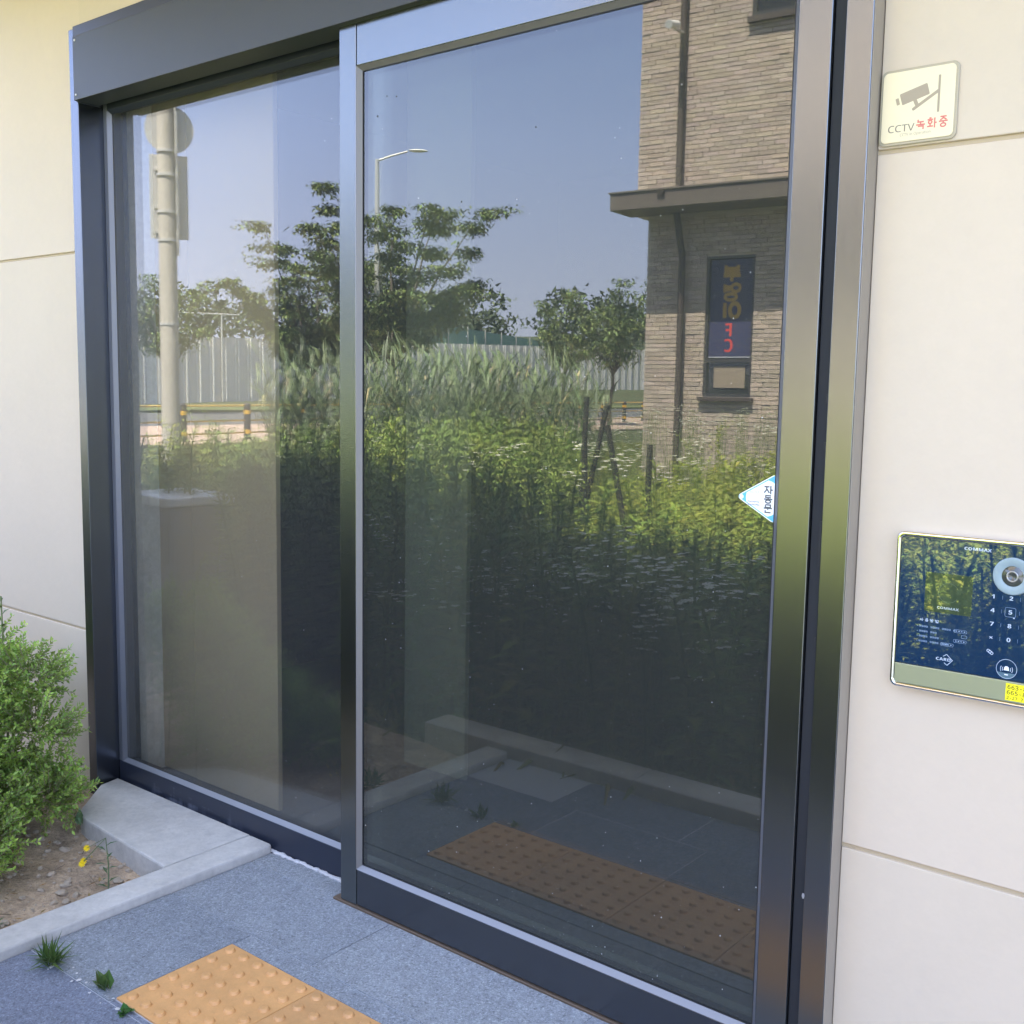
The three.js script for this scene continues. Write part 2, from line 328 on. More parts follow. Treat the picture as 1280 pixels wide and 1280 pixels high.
// ---------------------------------------------------------------- lettering
const J = {
  g: [[0, 0, 1, 0, 1, 1]], n: [[0, 0, 0, 1, 1, 1]], d: [[1, 0, 0, 0, 0, 1, 1, 1]], m: [[0, 0, 1, 0, 1, 1, 0, 1, 0, 0]], b: [[0, 0, 0, 1, 1, 1, 1, 0], [0, 0.5, 1, 0.5]],
  s: [[0.5, 0, 0.4, 0.5, 0, 1], [0.5, 0.25, 1, 1]], j: [[0, 0, 1, 0], [0.5, 0, 0.4, 0.55, 0, 1], [0.5, 0.35, 1, 1]], h: [[0.3, 0, 0.7, 0], [0, 0.28, 1, 0.28], ['o', 0.2, 0.45, 0.6, 0.55]], o: [['o', 0, 0, 1, 1]],
  a: [[0.3, 0, 0.3, 1], [0.3, 0.5, 1, 0.5]], eo: [[0.8, 0, 0.8, 1], [0.8, 0.5, 0, 0.5]], yeo: [[0.8, 0, 0.8, 1], [0.8, 0.33, 0.1, 0.33], [0.8, 0.67, 0.1, 0.67]], i: [[0.5, 0, 0.5, 1]],
  O: [[0.5, 0, 0.5, 1], [0, 1, 1, 1]], U: [[0, 0, 1, 0], [0.5, 0, 0.5, 1]], yo: [[0.33, 0, 0.33, 1], [0.67, 0, 0.67, 1], [0, 1, 1, 1]],
};
const SYL = {
  ja: [['j', 0, 0.12, 0.6, 0.75], ['a', 0.66, 0, 0.34, 1]], dong: [['d', 0.2, 0.02, 0.62, 0.25], ['O', 0, 0.32, 1, 0.17], ['o', 0.2, 0.6, 0.6, 0.38]], mun: [['m', 0.2, 0, 0.6, 0.32], ['U', 0, 0.44, 1, 0.2], ['n', 0.2, 0.7, 0.65, 0.28]],
  nok: [['n', 0.2, 0, 0.65, 0.25], ['O', 0, 0.3, 1, 0.22], ['g', 0.2, 0.68, 0.6, 0.32]], hwa: [['h', 0.02, 0, 0.6, 0.55], ['O', 0, 0.6, 0.64, 0.22], ['a', 0.7, 0, 0.32, 1]], jung: [['j', 0.15, 0, 0.7, 0.34], ['U', 0, 0.45, 1, 0.18], ['o', 0.22, 0.66, 0.56, 0.34]],
  bu: [['b', 0.15, 0, 0.7, 0.45], ['U', 0, 0.62, 1, 0.38]], yeong: [['o', 0, 0.02, 0.5, 0.45], ['yeo', 0.52, 0, 0.45, 0.52], ['o', 0.2, 0.6, 0.66, 0.38]], i: [['o', 0, 0.05, 0.55, 0.9], ['i', 0.7, 0, 0.3, 1]],
  sa: [['s', 0, 0.12, 0.6, 0.75], ['a', 0.66, 0, 0.34, 1]], yong: [['o', 0.25, 0, 0.5, 0.3], ['yo', 0, 0.35, 1, 0.18], ['o', 0.2, 0.62, 0.6, 0.36]], bang: [['b', 0, 0.02, 0.5, 0.5], ['a', 0.62, 0, 0.38, 0.55], ['o', 0.2, 0.62, 0.6, 0.36]], beop: [['b', 0, 0.02, 0.45, 0.5], ['eo', 0.5, 0, 0.45, 0.55], ['b', 0.2, 0.64, 0.62, 0.34]],
};
function hangul(c, name, x, y, w, h, lw) {
  c.lineWidth = lw; c.lineCap = 'butt'; c.lineJoin = 'miter';
  for (const [k, bx, by, bw, bh] of SYL[name]) for (const l of J[k]) {
    const X = (t) => x + (bx + t * bw) * w, Y = (t) => y + (by + t * bh) * h;
    c.beginPath();
    if (l[0] === 'o') c.ellipse(X(l[1] + l[3] / 2), Y(l[2] + l[4] / 2), l[3] * bw * w / 2, l[4] * bh * h / 2, 0, 0, Math.PI * 2);
    else for (let i = 0; i < l.length; i += 2) i ? c.lineTo(X(l[i]), Y(l[i + 1])) : c.moveTo(X(l[i]), Y(l[i + 1]));
    c.stroke();
  }
}
const rr = (c, x, y, w, h, r) => { c.beginPath(); c.moveTo(x + r, y); c.arcTo(x + w, y, x + w, y + h, r); c.arcTo(x + w, y + h, x, y + h, r); c.arcTo(x, y + h, x, y, r); c.arcTo(x, y, x + w, y, r); c.closePath(); };
function roundShape(w, h, r) {
  const s = new THREE.Shape(); s.moveTo(-w / 2 + r, -h / 2); s.lineTo(w / 2 - r, -h / 2); s.absarc(w / 2 - r, -h / 2 + r, r, -Math.PI / 2, 0); s.lineTo(w / 2, h / 2 - r); s.absarc(w / 2 - r, h / 2 - r, r, 0, Math.PI / 2);
  s.lineTo(-w / 2 + r, h / 2); s.absarc(-w / 2 + r, h / 2 - r, r, Math.PI / 2, Math.PI); s.lineTo(-w / 2, -h / 2 + r); s.absarc(-w / 2 + r, -h / 2 + r, r, Math.PI, Math.PI * 1.5); return s;
}
// planar uv 0..1 over a box in x and y
function uvFit(g, x0, y0, w, h) { g = g.index ? g.toNonIndexed() : g; const p = g.attributes.position, uv = new Float32Array(p.count * 2); for (let i = 0; i < p.count; i++) { uv[2 * i] = (p.getX(i) - x0) / w; uv[2 * i + 1] = (p.getY(i) - y0) / h; } g.setAttribute('uv', new THREE.BufferAttribute(uv, 2)); return g; }
const extrude = (s, depth, bevel = 0.001, seg = 2, curve = 8) => new THREE.ExtrudeGeometry(s, { depth: depth - bevel * 2, bevelEnabled: bevel > 0, bevelThickness: bevel, bevelSize: bevel, bevelOffset: -bevel, bevelSegments: seg, curveSegments: curve }).translate(0, 0, bevel);

// camera notice on the wall
{
  const t = thing('camera_notice', [0.0665, 1.7675, 0], 'square cream notice with a camera pictogram on the stone wall', 'sign');
  mesh('backplate', extrude(roundShape(0.125, 0.1205, 0.011), 0.004, 0.0012), phys([0.4, 0.355, 0.24], 0.35, { clearcoat: 0.4 }), t);
  const face = canvasTex(1024, 992, (c, w, h) => {
    c.fillStyle = '#e9dcb4'; c.fillRect(0, 0, w, h);
    const G = '#a3967c'; c.fillStyle = G; c.strokeStyle = G; c.lineJoin = 'round';
    c.save(); c.translate(460, 345); c.rotate(-0.27); rr(c, -200, -80, 400, 165, 16); c.fill(); rr(c, -272, -40, 46, 98, 12); c.fill(); c.restore();
    c.lineCap = 'round'; c.lineWidth = 52; c.beginPath(); c.moveTo(455, 400); c.lineTo(500, 500); c.stroke();
    c.lineWidth = 44; c.beginPath(); c.moveTo(455, 552); c.lineTo(795, 345); c.stroke();
    c.lineCap = 'butt'; c.lineWidth = 32; c.beginPath(); c.moveTo(803, 130); c.lineTo(803, 640); c.stroke();
    c.fillStyle = '#726b5a'; c.font = '160px sans-serif'; c.textBaseline = 'alphabetic'; c.save(); c.translate(92, 850); c.scale(1.06, 0.86); c.fillText('CCTV', 0, 0); c.restore();
    c.strokeStyle = '#d07062'; hangul(c, 'nok', 505, 712, 126, 140, 20); hangul(c, 'hwa', 660, 712, 132, 140, 20); hangul(c, 'jung', 822, 712, 124, 140, 20);
    c.fillStyle = '#a2967a'; c.font = '54px sans-serif'; c.fillText('CCTV in Operation', 275, 915);
  });
  const g = uvFit(extrude(roundShape(0.116, 0.1115, 0.008), 0.0022, 0.0006), -0.058, -0.05575, 0.116, 0.1115); g.translate(0, 0, 0.0036);
  mesh('printed_face', g, phys([1, 1, 1], 0.5, { map: face, clearcoat: 0.2 }), t);
}
// triangular door sticker
{
  const t = thing('door_sticker', [0, 0, 0.0264], 'small white and blue triangular sticker on the sliding door glass', 'sticker');
  const P = [V(-0.2185, 1.1115, 0), V(-0.1395, 1.0655, 0), V(-0.1395, 1.1575, 0)];
  const s = new THREE.Shape(), r = 0.012, n = 3;
  for (let i = 0; i < n; i++) {
    const a = P[i], pv = P[(i + 2) % 3], nx = P[(i + 1) % 3], d0 = V().subVectors(pv, a).normalize(), d1 = V().subVectors(nx, a).normalize();
    const p0 = a.clone().addScaledVector(d0, r), p1 = a.clone().addScaledVector(d1, r);
    i ? s.lineTo(p0.x, p0.y) : s.moveTo(p0.x, p0.y); s.quadraticCurveTo(a.x, a.y, p1.x, p1.y);
  }
  s.closePath();
  const x0 = -0.222, y0 = 1.062, w = 0.086, h = 0.099;
  const face = canvasTex(860, 990, (c, W, H) => {
    c.fillStyle = '#fff'; c.fillRect(0, 0, W, H);
    const X = (x) => (x - x0) / w * W, Y = (y) => (1 - (y - y0) / h) * H;
    const inset = (k) => { const cx = (P[0].x + P[1].x + P[2].x) / 3, cy = (P[0].y + P[1].y + P[2].y) / 3; c.beginPath(); P.forEach((p, i) => { const q = [X(cx + (p.x - cx) * k), Y(cy + (p.y - cy) * k)]; i ? c.lineTo(...q) : c.moveTo(...q); }); c.closePath(); };
    c.save(); inset(0.86); c.lineJoin = 'round'; c.lineWidth = 44; c.strokeStyle = '#9aa7a8'; c.stroke(); c.lineWidth = 36; c.fillStyle = '#62bdee'; c.strokeStyle = '#62bdee'; c.stroke(); c.fill(); c.restore();
    c.save(); inset(0.87); c.clip(); c.fillStyle = '#f7fafa'; c.beginPath(); c.ellipse(X(-0.163), Y(1.1115), 355, 335, 0, 0, 7); c.fill(); c.restore();
    c.fillStyle = '#f7fafa'; c.beginPath(); c.arc(X(-0.2075), Y(1.1115), 42, 0, 7); c.fill();
    c.strokeStyle = '#55585c'; hangul(c, 'ja', 590, 265, 165, 150, 25); hangul(c, 'dong', 590, 440, 165, 140, 25); hangul(c, 'mun', 590, 610, 165, 140, 25);
    c.fillStyle = '#9c9ea1'; c.font = '70px sans-serif'; c.fillText('AUTO', 305, 420);
    c.fillStyle = '#8f9194'; for (const [y, a] of [[555, 270], [610, 280]]) for (let k = 0; k < 9; k++) c.fillRect(a + k * 26, y + (k % 3) * 3, 18, 26);
  });
  const g = uvFit(new THREE.ExtrudeGeometry(s, { depth: 0.0005, bevelEnabled: false, curveSegments: 8 }), x0, y0, w, h);
  mesh('printed_sheet', g, phys([1, 1, 1], 0.35, { map: face }), t);
}
// intercom
{
  const X0 = 0.078, W = 0.372, Y0 = 0.811, H = 0.264, t = thing('intercom_panel', [X0, Y0, 0], 'glossy blue entrance intercom with keypad and chrome rim on the wall', 'intercom');
  const outer = roundShape(W, H, 0.012); outer.holes.push(roundShape(W - 0.014, H - 0.014, 0.007));
  const chrome = std([0.75, 0.75, 0.76], 0.12, { metalness: 1 });
  const rim = extrude(outer, 0.022, 0.003, 3); rim.translate(W / 2, H / 2, 0); mesh('chrome_rim', rim, chrome, t);
  mesh('back_box', box(0.006, W - 0.006, 0.006, H - 0.006, 0.0005, 0.0135), M.black, t);
  const bar = box(0.0075, W - 0.0075, 0.0075, 0.0405, 0.0137, 0.0195, 0.001); mesh('metal_strip', bar, std([0.5, 0.52, 0.34], 0.3, { metalness: 0.6 }), t);
  const px0 = 0.0075, pw = W - 0.015, py0 = 0.0415, ph = H - 0.049;
  const face = canvasTex(2048, 1232, (c, w, h) => {
    c.fillStyle = '#1b334d'; c.fillRect(0, 0, w, h);
    const X = (x) => (x - X0 - px0) / pw * w, Y = (y) => (1 - (y - Y0 - py0) / ph) * h;
    c.fillStyle = '#c3cfdb'; c.textBaseline = 'middle'; c.textAlign = 'center';
    const wide = (s, x, y, sz, k = 1.5, col) => { c.save(); c.translate(X(x), Y(y)); c.scale(k, 1); c.font = 'bold ' + sz + 'px sans-serif'; if (col) c.fillStyle = col; c.fillText(s, 0, 0); c.restore(); };
    wide('COMMAX', 0.207, 1.0565, 40, 1.35);
    // card reader field
    c.fillStyle = '#3d4a36'; rr(c, X(0.128), Y(1.0115), X(0.203) - X(0.128), Y(0.946) - Y(1.0115), 16); c.fill();
    c.strokeStyle = '#66755c'; c.lineWidth = 3; c.beginPath(); c.arc(X(0.166), Y(0.98), 92, 0.5, 5.9); c.stroke();
    wide('COMMAX', 0.166, 0.9545, 32, 1.4, '#b7c3bf');
    // instructions
    c.strokeStyle = '#c4d0dc'; ['sa', 'yong', 'bang', 'beop'].forEach((s, i) => hangul(c, s, X(0.1225) + i * 48, Y(0.9335), 32, 30, 4.5));
    c.strokeStyle = '#93a6bd'; c.fillStyle = '#93a6bd'; c.lineWidth = 3;
    for (let l = 0; l < 4; l++) {
      const y = Y(0.9195 - l * 0.0083); c.beginPath(); c.arc(X(0.1195), y, 4, 0, 7); c.fill();
      for (let k = 0; k < [16, 8, 9, 13][l]; k++) { const x = X(0.1225) + k * 21; if (k % 5 === 4) continue; c.strokeRect(x, y - 8, 10, 9); c.beginPath(); c.moveTo(x + 14, y - 9); c.lineTo(x + 14, y + 8); c.moveTo(x, y + 6); c.lineTo(x + 10, y + 6); c.stroke(); }
      if (l !== 1) { const bx = X([0.178, 0, 0.178, 0.158][l]); rr(c, bx, y - 14, 116, 28, 10); c.stroke(); for (let k = 0; k < 4; k++) c.fillRect(bx + 16 + k * 24, y - 5, 14, 9); } else { rr(c, X(0.19), y - 14, 50, 28, 10); c.stroke(); }
    }
    wide('CARD', 0.164, 0.8695, 40, 1.35, '#c3cfdb');
    c.strokeStyle = '#c3cfdb'; c.lineWidth = 6; c.beginPath(); c.moveTo(X(0.169), Y(0.8785)); c.lineTo(X(0.1785), Y(0.8695)); c.lineTo(X(0.1705), Y(0.8605)); c.lineTo(X(0.1655), Y(0.864)); c.moveTo(X(0.169), Y(0.8785)); c.lineTo(X(0.1635), Y(0.8745)); c.stroke();
    // keys
    const keys = ['1', '2', '3', '4', '5', '6', '7', '8', '9', '×', '0', '✓'];
    keys.forEach((k, i) => {
      const x = 0.2355 + (i % 3) * 0.0265, y = 0.984 - ((i / 3) | 0) * 0.0222;
      if (k === '✓') { c.lineWidth = 8; c.strokeStyle = '#c3cfdb'; c.beginPath(); c.moveTo(X(x) - 18, Y(y)); c.lineTo(X(x) - 4, Y(y) + 14); c.lineTo(X(x) + 20, Y(y) - 14); c.stroke(); } else wide(k, x, y, 52, 1.3, '#c3cfdb');
      if (i % 3 < 2) { c.fillStyle = '#7f93ad'; c.fillRect(X(x + 0.01325), Y(y) - 18, 3, 36); }
    });
    c.strokeStyle = '#7f93ad'; c.lineWidth = 4; rr(c, X(0.262) - 46, Y(0.9618) - 42, 92, 84, 14); c.stroke();
    c.fillStyle = '#c3cfdb'; c.fillRect(X(0.2665), Y(0.954), 14, 10);
    c.strokeStyle = '#c9d6e2'; c.lineWidth = 6; for (const dx of [-8, 8]) { c.save(); c.translate(X(0.2355) + dx, Y(0.894) + dx * 0.6); c.rotate(0.6); rr(c, -20, -11, 40, 22, 8); c.stroke(); c.restore(); }
    // call button
    c.lineWidth = 4; c.beginPath(); c.arc(X(0.262), Y(0.8705), 88, 0, 7); c.stroke();
    c.save(); c.beginPath(); c.arc(X(0.262), Y(0.8705), 86, 0, 7); c.clip(); c.fillStyle = '#5f7882'; c.fillRect(X(0.262) - 90, Y(0.8705) + 36, 180, 80); c.restore();
    c.fillStyle = '#f2f6f8'; c.beginPath(); c.arc(X(0.262), Y(0.8715), 20, Math.PI, 0); c.lineTo(X(0.262) + 24, Y(0.8715) + 20); c.lineTo(X(0.262) - 24, Y(0.8715) + 20); c.fill();
    c.lineWidth = 5; for (const s of [-1, 1]) for (const r of [36, 52]) { c.beginPath(); s > 0 ? c.arc(X(0.262), Y(0.87), r, -0.5, 0.5) : c.arc(X(0.262), Y(0.87), r, Math.PI - 0.5, Math.PI + 0.5); c.stroke(); }
    c.fillRect(X(0.262) - 16, Y(0.8705) + 48, 32, 10);
  });
  const g = uvFit(box(px0, px0 + pw, py0, py0 + ph, 0.0137, 0.0185, 0.0006), px0, py0, pw, ph);
  mesh('touch_glass', g, phys([1, 1, 1], 0.02, { map: face, clearcoat: 1, clearcoatRoughness: 0.0, ior: 1.7 }), t);
  const cx = 0.262 - X0, cy = 1.0195 - Y0;
  const prof = [[0.0165, 0], [0.0165, 0.0016], [0.028, 0.002], [0.0295, 0.0012], [0.03, 0]].map(([a, b]) => new THREE.Vector2(a, b));
  const ring = new THREE.LatheGeometry(prof, 40); ring.rotateX(Math.PI / 2); ring.translate(cx, cy, 0.0186); mesh('lens_ring', ring, std([0.3, 0.39, 0.42], 0.4, { metalness: 0.3 }), t);
  const lp = [[0, 0.0008], [0.004, 0.0014], [0.006, 0.003], [0.009, 0.003], [0.0098, 0.0012], [0.0163, 0.0004], [0.0164, 0]].map(([a, b]) => new THREE.Vector2(a, b));
  const lens = new THREE.LatheGeometry(lp, 40); lens.rotateX(Math.PI / 2); lens.translate(cx, cy, 0.0187);
  const lensM = mesh('camera_lens', lens, phys([0.06, 0.065, 0.05], 0.1, { clearcoat: 1 }), t);
  const lr = new THREE.TorusGeometry(0.0078, 0.0013, 8, 32); lr.translate(cx, cy, 0.0215); mesh('lens_rim', lr, std([0.45, 0.44, 0.4], 0.3, { metalness: 0.8 }), lensM);
  const note = canvasTex(512, 256, (c, w, h) => { c.fillStyle = '#f4ea1c'; c.fillRect(0, 0, w, h); c.fillStyle = '#5a4b10'; c.font = 'bold 84px monospace'; c.save(); c.rotate(0.01); c.fillText('663-85', 18, 84); c.fillText('665-87', 14, 166); c.font = 'bold 60px monospace'; c.fillText('2-27 7', 18, 236); c.restore(); });
  const ns = box(0.185, 0.245, 0.01, 0.0375, 0.0196, 0.0199); const nt = mesh('handwritten_note', uvFit(ns, 0.185, 0.01, 0.06, 0.0275), std([1, 1, 1], 0.6, { map: note }), t);
  nt.userData.label = 'yellow handwritten number note';
}

// ---------------------------------------------------------------- ground, paving, kerbs
const ground = mesh('ground', new THREE.PlaneGeometry(700, 700, 1, 1).rotateX(-Math.PI / 2).translate(-60, -0.12, 60), M.earth);
{ const uv = ground.geometry.attributes.uv; for (let i = 0; i < uv.count; i++) uv.setXY(i, uv.getX(i) * 700, uv.getY(i) * 700); }
tag(ground, null, null, null, 'structure');
const pave = thing('pavement', [0, 0, 0], null, null, null, 'structure');
{
  mesh('paving_bed', box(-1.63, 3.4, -0.11, -0.0032, -0.06, 1.128), M.grout, pave);
  let k = 0;
  const slab = (x0, x1, z0, z1, mats, dy = 0) => { const m = mesh('paving_stone', box(x0 + 0.0016, x1 - 0.0016, -0.05, 0, z0 + 0.0016, z1 - 0.0016, 0.0012), mats[k++ % mats.length], pave); m.position.y = dy; return m; };
  const G = [M.granite, M.granite3, M.granite2];
  const xs = [-1.633, -1.09, -0.49, 0.11, 0.71, 1.31, 1.91, 2.51];
  for (let i = 0; i + 1 < xs.length; i++) slab(xs[i], xs[i + 1], 0.045, 0.297, G, R(-0.0012, 0));
  slab(-1.633, -1.3015, -0.036, 0.045, [M.granite3], -0.0006);
  const ys = [-1.633, -1.303, -0.7, 0.11, 0.71, 1.31, 1.91, 2.51];
  slab(-1.633, -1.303, 0.297, 0.668, G, -0.0005);
  for (let i = 1; i + 1 < ys.length; i++) slab(ys[i], ys[i + 1], 0.297, 0.352, G, R(-0.0012, 0));
  for (const [z0, z1] of [[0.668, 0.9], [0.9, 1.126]]) { let x = -1.633 + (z0 > 0.8 ? -0.1 : 0); while (x < 2.5) { const w = 0.46; slab(Math.max(x, -1.633), x + w, z0, z1, [M.darkPaver, M.darkPaver2], R(-0.004, -0.001)); x += w; } }
  for (let x = -1.303; x < 2.4; x += 0.3) slab(x, x + 0.3, 0.654, 0.668, [M.darkPaver], -0.002);
  // raised-dome tactile tiles
  const cone = new THREE.LatheGeometry([[0, 0.0062], [0.0085, 0.006], [0.0102, 0.0052], [0.0122, 0.001], [0.013, 0]].map(([a, b]) => new THREE.Vector2(a, b)), 16);
  const parts = [new RoundedBoxGeometry(0.2976, 0.03, 0.2976, 1, 0.0015).translate(0, -0.0145, 0)];
  for (let i = 0; i < 6; i++) for (let j = 0; j < 6; j++) parts.push(cone.clone().translate(-0.125 + i * 0.05, 0.0004, -0.125 + j * 0.05));
  const tileGeo = uvm(merge(parts));
  for (let i = 0; i < 13; i++) { const m = mesh('tactile_tile', tileGeo, i === 0 ? M.tactile : M.tactile2, pave); m.position.set(-1.152 + i * 0.3, R(0.0005, 0.002), 0.503); if (!i) m.userData.label = 'orange tactile tile with raised domes'; }
}
const kerb = thing('kerb', [0, 0, 0], null, null, null, 'structure');
{
  const stone = (x0, x1, z0, z1, y = 0.024) => mesh('kerb_stone', box(x0, x1, -0.11, y, z0, z1, 0.008), M.concrete, kerb);
  // ledge along the door with its rounded end, and the planter edge running out from the door
  const s = new THREE.Shape(); s.moveTo(-1.735, 0.03); s.lineTo(-2.42, 0.03); s.lineTo(-2.405, -0.04); s.lineTo(-2.29, -0.16); s.quadraticCurveTo(-2.25, -0.215, -2.17, -0.22); s.lineTo(-1.735, -0.25); s.closePath();
  const g = new THREE.ExtrudeGeometry(s, { depth: 0.124, bevelEnabled: true, bevelThickness: 0.006, bevelSize: 0.006, bevelOffset: -0.006, bevelSegments: 2, curveSegments: 10 });
  g.rotateX(-Math.PI / 2).translate(0, -0.106, 0); mesh('kerb_stone', uvm(g), M.concrete, kerb);
  stone(-1.7335, -1.635, -0.03, 0.83); stone(-1.7335, -1.635, 0.8315, 1.126, 0.0235);
  for (let i = 0, x = -2.05; i < 3; i++, x += 0.93) stone(x + 0.001, x + 0.929, 1.13, 1.265, 0.045);
  // mortar smears along the foot of the rail and the paving edges
  const p = [];
  for (let i = 0; i < 34; i++) { const x = -1.64 + i * 0.011, q = new THREE.SphereGeometry(R(0.006, 0.011), 7, 5); q.scale(1.3, 0.5, 0.7); q.translate(x, 0.001, -0.034 + R(-0.002, 0.003)); p.push(q); }
  for (let i = 0; i < 26; i++) { const t = rnd(), q = new THREE.IcosahedronGeometry(0.0008 + 0.006 * Math.pow(rnd(), 4), 0); q.scale(1.6, 0.3, 1.2); q.rotateY(R(0, 3)); q.translate(-1.52 + 0.27 * t + R(-0.02, 0.02), 0.0006, 0.664 + R(-0.02, 0.03) + 0.03 * Math.max(0, t - 0.6)); p.push(q); }
  const mo = mesh('mortar_smear', uvm(merge(p)), M.mortar, kerb); mo.userData.kind = 'stuff';
}
const floorNear = mesh('paved_path', box(0.75, 3.4, -0.1, -0.001, 1.13, 9, 0.004), M.darkPaver); tag(floorNear, null, null, null, 'structure');
// ---- planter soil with pebbles
{
  const g = new THREE.PlaneGeometry(2.7, 1.14, 110, 50).rotateX(-Math.PI / 2).translate(-3.08, 0, 0.56), p = g.attributes.position, n = fbm(256, 8, 6, 500, 0.62);
  for (let i = 0; i < p.count; i++) { const x = p.getX(i), z = p.getZ(i), k = ((Math.floor((z + 2) * 90) & 255) * 256 + (Math.floor((x + 9) * 90) & 255)); p.setY(i, -0.045 + 0.05 * (n[k] - 0.45) + 0.018 * Math.max(0, Math.min(1, (-x - 1.8) * 2))); }
  g.computeVertexNormals(); const uv = g.attributes.uv; for (let i = 0; i < p.count; i++) uv.setXY(i, p.getX(i), p.getZ(i));
  tag(mesh('planter_soil', g, M.soil), null, null, null, 'structure');
  const list = [];
  for (let i = 0; i < 420; i++) {
    const x = R(-2.5, -1.74), z = R(0.2, 1.0), k = ((Math.floor((z + 2) * 90) & 255) * 256 + (Math.floor((x + 9) * 90) & 255)), r = Math.pow(rnd(), 3) * 0.011 + 0.0022;
    const q = new THREE.IcosahedronGeometry(r, 0); q.scale(R(0.8, 1.5), R(0.5, 0.9), R(0.8, 1.3)); q.rotateY(R(0, 6)); q.rotateX(R(-0.4, 0.4)); q.translate(x, -0.045 + 0.05 * (n[k] - 0.45) + 0.018 * Math.max(0, Math.min(1, (-x - 1.8) * 2)) + r * 0.25, z); list.push(q);
  }
  tag(mesh('pebbles', uvm(merge(list)), M.pebble), 'loose pebbles and clods on the planter soil', 'pebbles', null, 'stuff');
}

// ---------------------------------------------------------------- leaves and plants close by
const leafMat = (c, t = 0.35, r = 0.6) => phys(c, r, { transmission: t, thickness: 0, side: THREE.DoubleSide, vertexColors: true, ior: 1.4 });
const farLeaf = (c, r = 0.65) => std(c, r, { side: THREE.DoubleSide, vertexColors: true });
const UP = V(0, 1, 0);
// one folded leaf: base b, direction d, up-ish normal n, length, width
function leaf3(s, b, d, n, L, Wd, col, droop = 0) {
  const side = V().crossVectors(d, n).normalize(), nn = V().crossVectors(side, d).normalize();
  const mid = b.clone().addScaledVector(d, L * 0.45).addScaledVector(nn, -Wd * 0.12), tip = b.clone().addScaledVector(d, L).addScaledVector(UP, -droop * L);
  const l = b.clone().addScaledVector(d, L * 0.42).addScaledVector(side, Wd / 2).addScaledVector(nn, Wd * 0.1), r = b.clone().addScaledVector(d, L * 0.42).addScaledVector(side, -Wd / 2).addScaledVector(nn, Wd * 0.1);
  s.tri(b, mid, l, col); s.tri(l, mid, tip, col); s.tri(b, r, mid, col); s.tri(mid, r, tip, col);
}
const rdir = () => { const a = R(0, 6.283), y = R(-1, 1), q = Math.sqrt(1 - y * y); return V(q * Math.cos(a), y, q * Math.sin(a)); };
